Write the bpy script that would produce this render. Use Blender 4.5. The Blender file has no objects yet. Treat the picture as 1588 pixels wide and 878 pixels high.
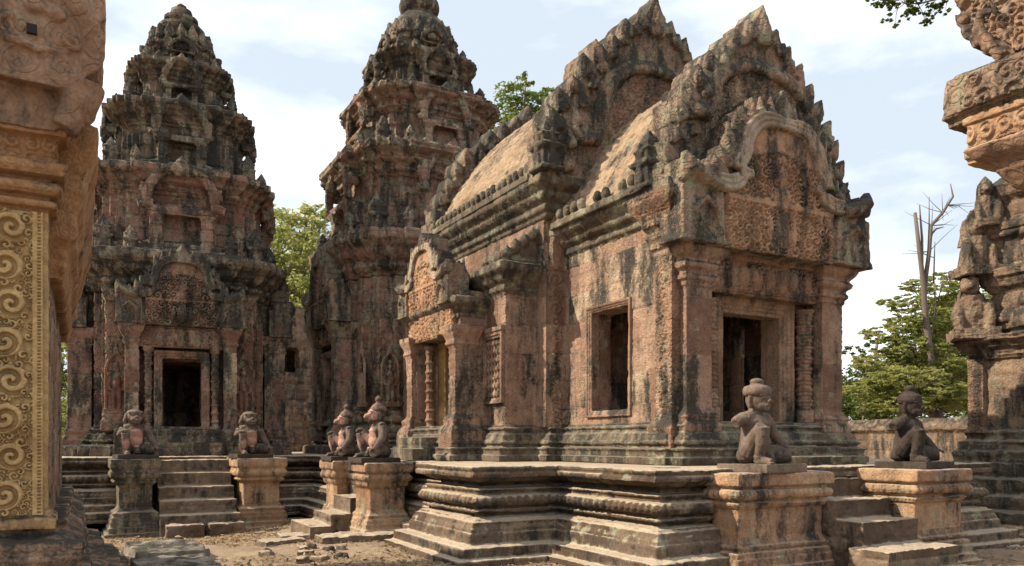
import bpy, bmesh, math, random
import numpy as np
from mathutils import Vector, Matrix

random.seed(7)
SC = bpy.context.scene
COL = SC.collection
R = math.radians

# ------------------------------------------------------------------ camera, sky, sun
cd = bpy.data.cameras.new("camera"); cam = bpy.data.objects.new("camera", cd); COL.objects.link(cam)
cam.location = (0, 0, .30); cam.rotation_euler = (R(90), 0, -R(29.02))
cd.sensor_width = 36; cd.lens = 1215 / 1588 * 36; cd.shift_y = 248 / 1588
cd.clip_start = .05; cd.clip_end = 3000
SC.camera = cam
TRAVEL = Vector((1, -.46, -.93)).normalized()
EL = math.asin(-TRAVEL.z); AZ = math.atan2(-TRAVEL.x, -TRAVEL.y)
SC.view_settings.view_transform = 'Standard'; SC.view_settings.look = 'None'
SC.view_settings.gamma = 1; SC.view_settings.use_curve_mapping = False
SC.view_settings.exposure = 0.85
w = bpy.data.worlds.new("World"); SC.world = w; w.use_nodes = True
nt = w.node_tree; nt.nodes.clear()
out = nt.nodes.new('ShaderNodeOutputWorld'); bg = nt.nodes.new('ShaderNodeBackground')
sky = nt.nodes.new('ShaderNodeTexSky'); sky.sky_type = 'NISHITA'; sky.sun_disc = False
sky.sun_elevation = EL; sky.sun_rotation = AZ; sky.altitude = 50; sky.dust_density = 2.0; sky.air_density = 1.0
tc = nt.nodes.new('ShaderNodeTexCoord'); mp = nt.nodes.new('ShaderNodeMapping'); mp.inputs['Scale'].default_value = (1.6, 1.6, 4.2)
mp.inputs['Location'].default_value = (.3, 1.2, .15)
ns = nt.nodes.new('ShaderNodeTexNoise'); ns.inputs['Scale'].default_value = 1.5; ns.inputs['Detail'].default_value = 7; ns.inputs['Roughness'].default_value = .55
cr = nt.nodes.new('ShaderNodeValToRGB'); cr.color_ramp.elements[0].position = .42; cr.color_ramp.elements[1].position = .66
mx = nt.nodes.new('ShaderNodeMix'); mx.data_type = 'RGBA'
mx.inputs[7].default_value = (10., 10.2, 10.5, 1)
haze = nt.nodes.new('ShaderNodeMix'); haze.data_type = 'RGBA'; haze.inputs[0].default_value = .85; haze.inputs[7].default_value = (5.5, 6.2, 6.9, 1)
nt.links.new(sky.outputs[0], haze.inputs[6]); nt.links.new(haze.outputs[2], mx.inputs[6])
nt.links.new(tc.outputs['Generated'], mp.inputs[0]); nt.links.new(mp.outputs[0], ns.inputs['Vector'])
sz = nt.nodes.new('ShaderNodeSeparateXYZ'); nt.links.new(tc.outputs['Generated'], sz.inputs[0])
hi = nt.nodes.new('ShaderNodeMapRange'); hi.inputs[1].default_value = .45; hi.inputs[2].default_value = .95; hi.inputs[4].default_value = .26
nt.links.new(sz.outputs[2], hi.inputs[0]); ad = nt.nodes.new('ShaderNodeMath'); nt.links.new(ns.outputs[0], ad.inputs[0]); nt.links.new(hi.outputs[0], ad.inputs[1])   # white cloud added overhead, out of view, to lift the fill light
nt.links.new(ad.outputs[0], cr.inputs[0]); nt.links.new(cr.outputs[0], mx.inputs[0])
nt.links.new(mx.outputs[2], bg.inputs[0]); bg.inputs[1].default_value = .085
nt.links.new(bg.outputs[0], out.inputs[0])
sl = bpy.data.lights.new("sun", 'SUN'); sl.energy = 4.7; sl.angle = R(.55); sl.color = (1, .87, .68)
so = bpy.data.objects.new("sun", sl); COL.objects.link(so)
so.rotation_euler = TRAVEL.to_track_quat('-Z', 'Y').to_euler(); so.location = (-30, 15, 30)

# ------------------------------------------------------------------ numpy noise
def hsh(*a):
    h = np.zeros(np.broadcast(*a).shape, np.int64) + 1013904223
    for i, k in enumerate(a):
        h = (h ^ (np.asarray(k, np.int64) * (374761393, 668265263, 2147483647 - 58, 1274126177)[i])) * 1103515245 & 0x7fffffff
        h ^= h >> 13
    return (h * 1664525 + 1013904223 & 0xffffff) / float(0xffffff)
def vn(P, s=1., seed=0):
    Q = np.asarray(P) * s + seed * 17.31
    i = np.floor(Q).astype(np.int64); f = Q - i; f = f * f * (3 - 2 * f)
    r = 0
    for dx in (0, 1):
        for dy in (0, 1):
            for dz in (0, 1):
                wgt = (f[:, 0] if dx else 1 - f[:, 0]) * (f[:, 1] if dy else 1 - f[:, 1]) * (f[:, 2] if dz else 1 - f[:, 2])
                r = r + wgt * hsh(i[:, 0] + dx, i[:, 1] + dy, i[:, 2] + dz)
    return r
def fbm(P, s, n=3, seed=0):
    return sum(vn(P, s * 2 ** k, seed + k) / 2 ** k for k in range(n)) / sum(1 / 2 ** k for k in range(n)) - .5
def sstep(a, b, x):
    t = np.clip((x - a) / (b - a), 0, 1); return t * t * (3 - 2 * t)

# ------------------------------------------------------------------ materials
MATS = {}
def node(nt, t, **kw):
    n = nt.nodes.new(t)
    for k, v in kw.items():
        if k.startswith('_'): setattr(n, k[1:], v)
        else: n.inputs[int(k[1:]) if k[0] == 'i' and k[1:].isdigit() else k].default_value = v
    return n
def mathn(nt, op, a, b=None, c=None):
    n = nt.nodes.new('ShaderNodeMath'); n.operation = op
    for i, x in enumerate((a, b, c)):
        if x is None: continue
        if isinstance(x, (int, float)): n.inputs[i].default_value = x
        else: nt.links.new(x, n.inputs[i])
    return n.outputs[0]
def ramp(nt, x, lo, hi):
    n = nt.nodes.new('ShaderNodeMapRange'); n.interpolation_type = 'SMOOTHSTEP'
    n.inputs[1].default_value = lo; n.inputs[2].default_value = hi
    nt.links.new(x, n.inputs[0]); return n.outputs[0]
def mixc(nt, fac, a, b, mode='MIX'):
    n = nt.nodes.new('ShaderNodeMix'); n.data_type = 'RGBA'; n.blend_type = mode
    for i, x in ((0, fac), (6, a), (7, b)):
        if isinstance(x, (int, float)): n.inputs[i].default_value = x
        elif isinstance(x, tuple): n.inputs[i].default_value = (*x, 1)
        else: nt.links.new(x, n.inputs[i])
    return n.outputs[2]
def noise(nt, vec, scale, detail=4, rough=.55, stretch=None, off=0):
    if stretch or off:
        m = nt.nodes.new('ShaderNodeMapping'); m.inputs['Scale'].default_value = stretch or (1, 1, 1)
        m.inputs['Location'].default_value = (off, off * 1.7, off * .6)
        nt.links.new(vec, m.inputs[0]); vec = m.outputs[0]
    n = nt.nodes.new('ShaderNodeTexNoise'); n.inputs['Scale'].default_value = scale
    n.inputs['Detail'].default_value = detail; n.inputs['Roughness'].default_value = rough
    nt.links.new(vec, n.inputs['Vector']); return n.outputs[0]

def stone(name, a, b, c, dark=.5, green=.35, pale=.12, carve=0., cs=11., up=.35, tint=None, dcol=(.034, .031, .027), bump=.6, worn=0.):
    if name in MATS: return MATS[name]
    m = bpy.data.materials.new(name); m.use_nodes = True; MATS[name] = m
    nt = m.node_tree; bs = nt.nodes['Principled BSDF']; bs.inputs['Roughness'].default_value = .93
    bs.inputs['Specular IOR Level'].default_value = .15
    co = nt.nodes.new('ShaderNodeTexCoord').outputs['Object']
    at = nt.nodes.new('ShaderNodeAttribute'); at.attribute_name = 'blk'; blk = at.outputs['Fac']
    geo = nt.nodes.new('ShaderNodeNewGeometry'); sp = nt.nodes.new('ShaderNodeSeparateXYZ'); nt.links.new(geo.outputs['Normal'], sp.inputs[0])
    n1 = noise(nt, co, 1.3, 5, .6); n2 = noise(nt, co, 6., 5, .65, off=3.); n3 = noise(nt, co, 34., 3, .6, off=9.)
    colr = mixc(nt, ramp(nt, n1, .38, .62), a, b)
    colr = mixc(nt, ramp(nt, blk, .62, .90), colr, c)
    colr = mixc(nt, ramp(nt, blk, .30, .12), colr, mixc(nt, 1., colr, (.62, .58, .56), 'MULTIPLY'))
    colr = mixc(nt, ramp(nt, n2, .3, .7), colr, mixc(nt, 1., colr, (.72, .68, .66), 'MULTIPLY'))
    # dark lichen: blotches, vertical streaks, more on ledges, differs from block to block
    st = noise(nt, co, 2.2, 6, .68, stretch=(1.5, 1.5, .4), off=5.)
    sm = noise(nt, co, 9., 4, .7, off=21.)
    lv = mathn(nt, 'ADD', st, mathn(nt, 'MULTIPLY', mathn(nt, 'MAXIMUM', sp.outputs[2], 0.), up * .45))
    lv = mathn(nt, 'ADD', lv, mathn(nt, 'MULTIPLY', mathn(nt, 'SUBTRACT', blk, .5), .16))
    lv = mathn(nt, 'ADD', lv, mathn(nt, 'MULTIPLY', mathn(nt, 'SUBTRACT', sm, .5), .3))
    t = .72 - dark * .44
    gm = noise(nt, co, 3.1, 5, .65, off=31.)
    gv = mathn(nt, 'ADD', gm, mathn(nt, 'MULTIPLY', mathn(nt, 'SUBTRACT', sm, .5), .35))
    gv = mathn(nt, 'ADD', gv, mathn(nt, 'MULTIPLY', mathn(nt, 'MAXIMUM', sp.outputs[2], 0.), .1))
    tg = .75 - green * .42
    colr = mixc(nt, mathn(nt, 'MULTIPLY', ramp(nt, gv, tg, tg + .12), .8), colr, (.245, .24, .165))
    gr_ = noise(nt, co, 26., 5, .75, off=63.)
    lv = mathn(nt, 'ADD', lv, mathn(nt, 'MULTIPLY', mathn(nt, 'SUBTRACT', gr_, .5), .30))
    colr = mixc(nt, mathn(nt, 'MULTIPLY', ramp(nt, lv, t - .12, t + .08), .62), colr, (.085, .07, .055))
    colr = mixc(nt, mathn(nt, 'MULTIPLY', ramp(nt, lv, t - .01, t + .15), .92), colr, dcol)
    if worn:  # pale wear on up-facing faces; also paints in the sunlit tread and terrace edges
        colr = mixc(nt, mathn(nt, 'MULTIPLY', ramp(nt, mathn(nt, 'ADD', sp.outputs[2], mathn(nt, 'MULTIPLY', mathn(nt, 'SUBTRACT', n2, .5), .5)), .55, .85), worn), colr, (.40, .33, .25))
    pv = noise(nt, co, 17., 5, .7, off=47.); tp = .80 - pale * .35
    pm = mathn(nt, 'MULTIPLY', ramp(nt, pv, tp, tp + .08), ramp(nt, n1, .4, .6))
    colr = mixc(nt, mathn(nt, 'MULTIPLY', pm, .7), colr, (.40, .38, .32))
    if tint:
        ta = nt.nodes.new('ShaderNodeAttribute'); ta.attribute_name = 'tint'
        colr = mixc(nt, ramp(nt, mathn(nt, 'ADD', ta.outputs['Fac'], mathn(nt, 'MULTIPLY', mathn(nt, 'SUBTRACT', n2, .5), .7)), .3, .6), colr, tint)
    colr = mixc(nt, 1., colr, mixc(nt, ramp(nt, n3, .25, .75), (.78, .78, .78), (1.12, 1.1, 1.08)), 'MULTIPLY')
    nt.links.new(colr, bs.inputs['Base Color'])
    h = mathn(nt, 'MULTIPLY', n3, .35); h = mathn(nt, 'ADD', h, mathn(nt, 'MULTIPLY', n2, .8))
    if carve:
        px_ = nt.nodes.new('ShaderNodeSeparateXYZ'); nt.links.new(co, px_.inputs[0]); MT = lambda *q: mathn(nt, *q)
        wob = MT('MULTIPLY', MT('SUBTRACT', n2, .5), .35)
        u_ = MT('ADD', MT('MULTIPLY', MT('ADD', px_.outputs[0], px_.outputs[1]), cs * .55), wob); v_ = MT('ADD', MT('MULTIPLY', px_.outputs[2], cs * .55), wob)
        fu = MT('FLOOR', u_); fv = MT('FLOOR', v_)
        au = MT('SUBTRACT', MT('MULTIPLY', MT('SUBTRACT', u_, fu), 2.), 1.); av = MT('SUBTRACT', MT('MULTIPLY', MT('SUBTRACT', v_, fv), 2.), 1.)
        par = MT('SUBTRACT', MT('MULTIPLY', MT('MODULO', MT('ABSOLUTE', MT('ADD', fu, fv)), 2.), 2.), 1.)
        rr = MT('SQRT', MT('ADD', MT('MULTIPLY', au, au), MT('MULTIPLY', av, av)))
        sp_ = MT('COSINE', MT('SUBTRACT', MT('MULTIPLY', MT('ARCTAN2', av, au), par), MT('MULTIPLY', rr, 9.)))
        s = MT('MULTIPLY', ramp(nt, sp_, -.35, .35), ramp(nt, rr, 1.05, .9))
        vo = nt.nodes.new('ShaderNodeTexVoronoi'); vo.feature = 'F1'; vo.inputs['Scale'].default_value = cs * 2.2; nt.links.new(co, vo.inputs['Vector'])
        fil = MT('MULTIPLY', MT('SUBTRACT', .6, vo.outputs['Distance']), MT('MULTIPLY', ramp(nt, rr, .85, 1.05), 1.3))
        o = MT('MULTIPLY', MT('ADD', s, fil), MT('SUBTRACT', 1., MT('ABSOLUTE', sp.outputs[2])))
        o = MT('MULTIPLY', o, ramp(nt, MT('ADD', n1, wob), .30, .48))
        h = mathn(nt, 'ADD', h, mathn(nt, 'MULTIPLY', o, carve))
    bp = nt.nodes.new('ShaderNodeBump'); bp.inputs['Strength'].default_value = bump; bp.inputs['Distance'].default_value = .03
    nt.links.new(h, bp.inputs['Height']); nt.links.new(bp.outputs[0], bs.inputs['Normal'])
    return m

M_TOWER = stone('tower_sandstone', (.27, .153, .114), (.315, .203, .148), (.43, .335, .235), dark=.48, green=.50, pale=.35, carve=1.1, cs=9)
M_CROWN = stone('dark_weathered_sandstone', (.21, .148, .108), (.265, .195, .145), (.41, .335, .235), dark=.62, green=.66, pale=.4, carve=.7, cs=9)
M_CTOWER = stone('central_sandstone', (.285, .166, .122), (.32, .206, .152), (.40, .305, .21), dark=.46, green=.60, pale=.3, carve=1., cs=8)
M_HALL = stone('hall_sandstone', (.30, .182, .128), (.35, .236, .17), (.41, .31, .215), dark=.44, green=.36, pale=.3, carve=.38, cs=13)
M_CARVED = stone('carved_sandstone', (.28, .165, .11), (.325, .21, .143), (.38, .27, .18), dark=.46, green=.44, pale=.25, carve=1.8, cs=11)
M_PED = stone('pediment_sandstone', (.265, .175, .125), (.305, .215, .155), (.36, .29, .22), dark=.56, green=.64, pale=.45, carve=1.2, cs=12)
M_TYMP = stone('tympanum_sandstone', (.36, .205, .125), (.41, .26, .16), (.31, .175, .11), dark=.40, green=.2, pale=.15, carve=0, cs=17)
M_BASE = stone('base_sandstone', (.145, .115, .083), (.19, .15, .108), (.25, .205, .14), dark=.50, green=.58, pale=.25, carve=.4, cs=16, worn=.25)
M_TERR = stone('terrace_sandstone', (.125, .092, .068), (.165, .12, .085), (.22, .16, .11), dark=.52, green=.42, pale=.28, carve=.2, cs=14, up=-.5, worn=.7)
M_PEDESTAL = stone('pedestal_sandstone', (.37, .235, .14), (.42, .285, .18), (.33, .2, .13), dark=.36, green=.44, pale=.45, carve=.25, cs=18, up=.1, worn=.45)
M_GOLD = stone('ochre_sandstone', (.42, .285, .135), (.47, .335, .165), (.41, .265, .125), dark=.18, green=.10, pale=.1)
M_PINK = stone('rosy_sandstone', (.285, .178, .118), (.335, .225, .155), (.33, .225, .15), dark=.40, green=.30, pale=.22, carve=.8, cs=12)
M_SMOOTH = stone('smooth_brown_sandstone', (.27, .165, .108), (.33, .22, .15), (.30, .185, .12), dark=.42, green=.28, pale=.25, carve=.7, cs=8)
M_BROWN = stone('orange_brown_sandstone', (.33, .18, .09), (.37, .225, .12), (.31, .175, .095), dark=.26, green=.1, pale=.06, carve=.35, cs=20)
M_FRAME = stone('pale_frame_sandstone', (.33, .255, .195), (.38, .31, .24), (.32, .22, .16), dark=.36, green=.40, pale=.5)
M_ROOF = stone('roof_brick', (.28, .2, .13), (.34, .25, .165), (.27, .185, .125), dark=.38, green=.32, pale=.45, up=.0)
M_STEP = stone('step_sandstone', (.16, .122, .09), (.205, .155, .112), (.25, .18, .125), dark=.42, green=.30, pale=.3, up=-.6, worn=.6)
M_STAT = stone('statue_sandstone', (.145, .11, .09), (.185, .135, .105), (.17, .12, .095), dark=.34, green=.12, pale=.1, up=.0, bump=.4)
M_STATD = stone('dark_statue_sandstone', (.042, .034, .03), (.06, .045, .038), (.055, .042, .035), dark=.30, green=.05, pale=.05, up=.0, bump=.4)
M_STATP = stone('rosy_statue_sandstone', (.15, .115, .095), (.20, .145, .12), (.18, .135, .105), dark=.44, green=.18, pale=.12, up=.0, tint=(.36, .215, .17), bump=.4)
M_LAT = stone('laterite', (.215, .15, .105), (.28, .205, .142), (.29, .2, .14), dark=.48, green=.38, pale=.3, carve=.5, cs=9)
M_GREY = stone('grey_sandstone', (.21, .19, .165), (.26, .235, .20), (.24, .2, .17), dark=.26, green=.34, pale=.25)

def plain(name, colr, rough=.9):
    m = bpy.data.materials.new(name); m.use_nodes = True; nt = m.node_tree; bs = nt.nodes['Principled BSDF']
    co = nt.nodes.new('ShaderNodeTexCoord').outputs['Object']
    n = noise(nt, co, 7, 5, .65)
    nt.links.new(mixc(nt, n, tuple(x * .6 for x in colr), tuple(min(1, x * 1.35) for x in colr)), bs.inputs['Base Color'])
    bs.inputs['Roughness'].default_value = rough; return m
def leafmat(name, a, b, tr=.45):
    m = bpy.data.materials.new(name); m.use_nodes = True; nt = m.node_tree; nt.nodes.clear()
    o = nt.nodes.new('ShaderNodeOutputMaterial'); d = nt.nodes.new('ShaderNodeBsdfDiffuse'); t = nt.nodes.new('ShaderNodeBsdfTranslucent')
    ms = nt.nodes.new('ShaderNodeMixShader'); ms.inputs[0].default_value = tr
    at = nt.nodes.new('ShaderNodeAttribute'); at.attribute_name = 'blk'
    c = mixc(nt, at.outputs['Fac'], a, b)
    nt.links.new(c, d.inputs[0]); nt.links.new(c, t.inputs[0]); nt.links.new(d.outputs[0], ms.inputs[1]); nt.links.new(t.outputs[0], ms.inputs[2])
    nt.links.new(ms.outputs[0], o.inputs[0]); return m
M_LEAF = leafmat('leaf_light_green', (.09, .13, .026), (.21, .24, .07), .55)
M_LEAF2 = leafmat('leaf_dark_green', (.05, .08, .02), (.13, .16, .045), .5)
M_LEAF3 = leafmat('leaf_yellow_green', (.17, .20, .05), (.40, .39, .15), .62)
M_BARK = plain('bark', (.16, .12, .09)); M_DEAD = plain('dead_wood', (.11, .083, .068))
M_RED = plain('red_paint', (.42, .06, .05), .5); M_WHITE = plain('white_paint', (.6, .55, .5), .5)

# ------------------------------------------------------------------ mesh building
class MB:
    def __init__(s): s.v = []; s.f = []; s.M = Matrix.Identity(4)
    def add(s, vs, fs):
        o = len(s.v); s.v += [tuple(s.M @ Vector(p)) for p in vs]; s.f += [tuple(o + i for i in f) for f in fs]
    def box(s, x0, x1, y0, y1, z0, z1, tap=0.):
        t = tap
        s.add([(x0, y0, z0), (x1, y0, z0), (x1, y1, z0), (x0, y1, z0), (x0 + t, y0 + t, z1), (x1 - t, y0 + t, z1), (x1 - t, y1 - t, z1), (x0 + t, y1 - t, z1)],
              [(3, 2, 1, 0), (4, 5, 6, 7), (0, 1, 5, 4), (1, 2, 6, 5), (2, 3, 7, 6), (3, 0, 4, 7)])
    def sweep(s, poly, prof, ring=0):
        if ring: prof = prof + [(-ring, prof[-1][1]), (-ring, prof[0][1])]
        n = len(poly); P = [Vector(p) for p in poly]; mit = []
        for i in range(n):
            a = (P[i] - P[i - 1]).normalized(); b = (P[(i + 1) % n] - P[i]).normalized()
            na = Vector((a.y, -a.x)); nb = Vector((b.y, -b.x)); k = na + nb
            mit.append(k / max(.2, 1 + na.dot(nb)))
        vs = [(p.x + m.x * o, p.y + m.y * o, z) for o, z in prof for p, m in zip(P, mit)]
        fs = []
        for r in range(len(prof) - 1):
            for i in range(n):
                j = (i + 1) % n; fs.append((r * n + i, r * n + j, (r + 1) * n + j, (r + 1) * n + i))
        if ring:
            r = len(prof) - 1
            for i in range(n): j = (i + 1) % n; fs.append((r * n + i, r * n + j, j, i))
        else: fs.append(tuple(range(n - 1, -1, -1))); fs.append(tuple(range((len(prof) - 1) * n, len(prof) * n)))
        s.add(vs, fs)
    def lathe(s, c, prof, n=24):
        vs = []; fs = []
        for r, z in prof:
            for k in range(n):
                a = 2 * math.pi * k / n; vs.append((c[0] + r * math.cos(a), c[1] + r * math.sin(a), c[2] + z))
        for i in range(len(prof) - 1):
            for k in range(n):
                j = (k + 1) % n; fs.append((i * n + k, i * n + j, (i + 1) * n + j, (i + 1) * n + k))
        fs.append(tuple(range(n - 1, -1, -1))); fs.append(tuple(range((len(prof) - 1) * n, len(prof) * n)))
        s.add(vs, fs)
    def prism(s, pts, y0, y1):          # outline in local x,z (counter-clockwise seen from -y), extruded along y
        n = len(pts)
        s.add([(x, y0, z) for x, z in pts] + [(x, y1, z) for x, z in pts],
              [tuple(range(n)), tuple(range(2 * n - 1, n - 1, -1))] + [(i, n + i, n + (i + 1) % n, (i + 1) % n) for i in range(n)])
    def tube(s, path, rad, n=10, flat=1.):
        P = [Vector(p) for p in path]; vs = []; fs = []
        up = Vector((0, 1, 0)) if abs((P[-1] - P[0]).normalized().y) < .9 else Vector((0, 0, 1))
        for i, p in enumerate(P):
            t = (P[min(i + 1, len(P) - 1)] - P[max(i - 1, 0)]).normalized()
            a = t.cross(up); a = a.normalized() if a.length > 1e-4 else Vector((1, 0, 0)); b = t.cross(a).normalized()
            r = rad[i] if isinstance(rad, (list, tuple)) else rad
            for k in range(n):
                q = 2 * math.pi * k / n; vs.append(tuple(p + a * (r * math.cos(q)) + b * (r * math.sin(q) * flat)))
        for i in range(len(P) - 1):
            for k in range(n):
                j = (k + 1) % n; fs.append((i * n + k, i * n + j, (i + 1) * n + j, (i + 1) * n + k))
        fs.append(tuple(range(n - 1, -1, -1))); fs.append(tuple(range((len(P) - 1) * n, len(P) * n)))
        s.add(vs, fs)
    def ball(s, c, r, n=14, m=9, rot=None):
        r = (r, r, r) if isinstance(r, (int, float)) else r
        vs = [(0, 0, -1)]; fs = []
        for i in range(1, m):
            ph = math.pi * i / m - math.pi / 2
            for k in range(n): vs.append((math.cos(ph) * math.cos(2 * math.pi * k / n), math.cos(ph) * math.sin(2 * math.pi * k / n), math.sin(ph)))
        vs.append((0, 0, 1)); L = len(vs) - 1
        for k in range(n): fs.append((0, 1 + (k + 1) % n, 1 + k))
        for i in range(m - 2):
            for k in range(n): fs.append((1 + i * n + k, 1 + i * n + (k + 1) % n, 1 + (i + 1) * n + (k + 1) % n, 1 + (i + 1) * n + k))
        for k in range(n): fs.append((L, 1 + (m - 2) * n + k, 1 + (m - 2) * n + (k + 1) % n))
        q = rot or Matrix.Identity(3)
        s.add([tuple(Vector(c) + q @ Vector((a[0] * r[0], a[1] * r[1], a[2] * r[2]))) for a in vs], fs)

def wallbox(mb, ax, p0, p1, a0, a1, z0, z1, holes=()):
    """wall along x (ax='x') or y: thickness p0..p1, length a0..a1, rectangular holes (a,b,z,z)"""
    A = sorted({a0, a1, *[h[0] for h in holes], *[h[1] for h in holes]}); Z = sorted({z0, z1, *[h[2] for h in holes], *[h[3] for h in holes]})
    for i in range(len(A) - 1):
        for k in range(len(Z) - 1):
            ca, cz = (A[i] + A[i + 1]) / 2, (Z[k] + Z[k + 1]) / 2
            if any(h[0] < ca < h[1] and h[2] < cz < h[3] for h in holes): continue
            if ax == 'y': mb.box(p0, p1, A[i], A[i + 1], Z[k], Z[k + 1])
            else: mb.box(A[i], A[i + 1], p0, p1, Z[k], Z[k + 1])

def link(name, me, mat=None, parent=None):
    o = bpy.data.objects.new(name, me); COL.objects.link(o)
    if mat is not None: me.materials.append(mat)
    if parent is not None:
        o.parent = parent
        o.matrix_parent_inverse = Matrix.Identity(4)
    return o

def spiral_h(a, b, turns=1.5, sg=1):
    r = np.sqrt(a * a + b * b); th = np.arctan2(b, a) * sg
    return sstep(.12, .62, .5 + .5 * np.cos(th - 2 * np.pi * turns * r)) * sstep(1.05, .85, r)

def finish(name, mb, mat, parent=None, vox=.03, blk=None, rough=(.02, 3.), fine=(.006, 14.), orn=(), smooth=True, tintf=None, relax=0):
    """turn the collected solids into one weathered skin: union by voxels, courses of blocks, erosion, carved bands"""
    me = bpy.data.meshes.new(name); me.from_pydata(mb.v, [], mb.f); me.update()
    if vox:
        tmp = bpy.data.objects.new("tmp", me); COL.objects.link(tmp)
        md = tmp.modifiers.new("r", 'REMESH'); md.mode = 'VOXEL'; md.voxel_size = vox; md.adaptivity = 0
        if relax:
            sm = tmp.modifiers.new("s", 'SMOOTH'); sm.iterations = relax; sm.factor = .5
        dg = bpy.context.evaluated_depsgraph_get()
        me2 = bpy.data.meshes.new_from_object(tmp.evaluated_get(dg)); bpy.data.objects.remove(tmp); bpy.data.meshes.remove(me)
        me = me2; me.name = name
    n = len(me.vertices); co = np.empty(n * 3, np.float32); me.vertices.foreach_get('co', co); co = co.reshape(-1, 3).astype(float)
    no = np.empty(n * 3, np.float32); me.vertex_normals.foreach_get('vector', no); no = no.reshape(-1, 3).astype(float)
    d = np.zeros(n); bid = vn(co, 1.1, 5)
    sidex = np.abs(no[:, 0]) > np.abs(no[:, 1]); u = np.where(sidex, co[:, 1], co[:, 0]); z = co[:, 2]; wall = np.abs(no[:, 2]) < .6
    if blk:
        h, l, amp, gr = blk
        row = np.floor(z / h + .11); rz = z / h + .11 - row
        l2 = l * (.75 + .6 * hsh(row, 7 * np.ones_like(row)))
        uo = u / l2 + hsh(row, 3 * np.ones_like(row)) * 5; c = np.floor(uo); ru = uo - c
        side = np.where(sidex, np.sign(no[:, 0]) + 3, np.sign(no[:, 1]) + 7)
        bid = hsh(row, c, side); d += np.where(wall, (bid - .5) * amp, (bid - .5) * amp * .3)
        gw = max(.012, vox * .7)
        dist = np.minimum(np.minimum(rz, 1 - rz) * h, np.minimum(ru, 1 - ru) * l2)
        d -= np.where(wall, gr * np.exp(-(dist / gw) ** 2), 0)
    for o in orn:
        kind, z0, z1, per, amp = o[:5]
        m = wall & (z > z0) & (z < z1)
        if len(o) > 5:
            bb = o[5]; m &= (co[:, 0] > bb[0]) & (co[:, 0] < bb[1]) & (co[:, 1] > bb[2]) & (co[:, 1] < bb[3])
        t = (z - z0) / (z1 - z0); x = u / per; ph = x - np.floor(x)
        if kind == 'petal': hh = amp * (np.sqrt(np.abs(np.sin(np.pi * ph))) - .6) * np.sin(np.pi * np.clip(t, 0, 1)) ** .5
        elif kind == 'dent': hh = np.where(ph < .5, amp, -amp)
        elif kind == 'scroll':
            zz = z / per; sg = np.where(np.floor(zz) % 2 == 0, 1, -1)
            u0 = o[6] if len(o) > 6 else None
            aa = (ph - .5) * 2 if u0 is None else np.clip((u - u0) / per * 2, -1, 1)
            hh = amp * (spiral_h(aa * sg, (zz - np.floor(zz) - .5) * 2) - .4)
        elif kind == 'leafy':
            zz = z / per; sg = np.where((np.floor(zz) + np.floor(x)) % 2 == 0, 1, -1); hh = amp * (spiral_h((ph - .5) * 2 * sg, (zz - np.floor(zz) - .5) * 2, 1.2) - .5)
        d[m] += hh[m]
    chip = min(.025, rough[0] * 1.0); d -= chip * sstep(.66, .82, vn(co, 5.5, 9)) + chip * .6 * sstep(.62, .8, vn(co, 13., 12))
    d += rough[0] * 2 * fbm(co, rough[1], 3, 1) + fine[0] * 2 * fbm(co, fine[1], 2, 2)
    co += no * d[:, None]
    me.vertices.foreach_set('co', co.astype(np.float32).ravel())
    a = me.attributes.new('blk', 'FLOAT', 'POINT'); a.data.foreach_set('value', bid.astype(np.float32))
    if tintf is not None:
        a = me.attributes.new('tint', 'FLOAT', 'POINT'); a.data.foreach_set('value', tintf(co, no).astype(np.float32))
    me.polygons.foreach_set('use_smooth', np.full(len(me.polygons), smooth)); me.update()
    me.materials.clear()
    return link(name, me, mat, parent)

def thing(name, label, cat, loc=(0, 0, 0), rz=0., group=None):
    o = bpy.data.objects.new(name, None); COL.objects.link(o); o.location = loc; o.rotation_euler = (0, 0, rz)
    o.empty_display_size = .2; o['label'] = label; o['category'] = cat
    if group: o['group'] = group
    return o
def tag(o, label, cat, group=None):
    o['label'] = label; o['category'] = cat
    if group: o['group'] = group
    return o

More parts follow.
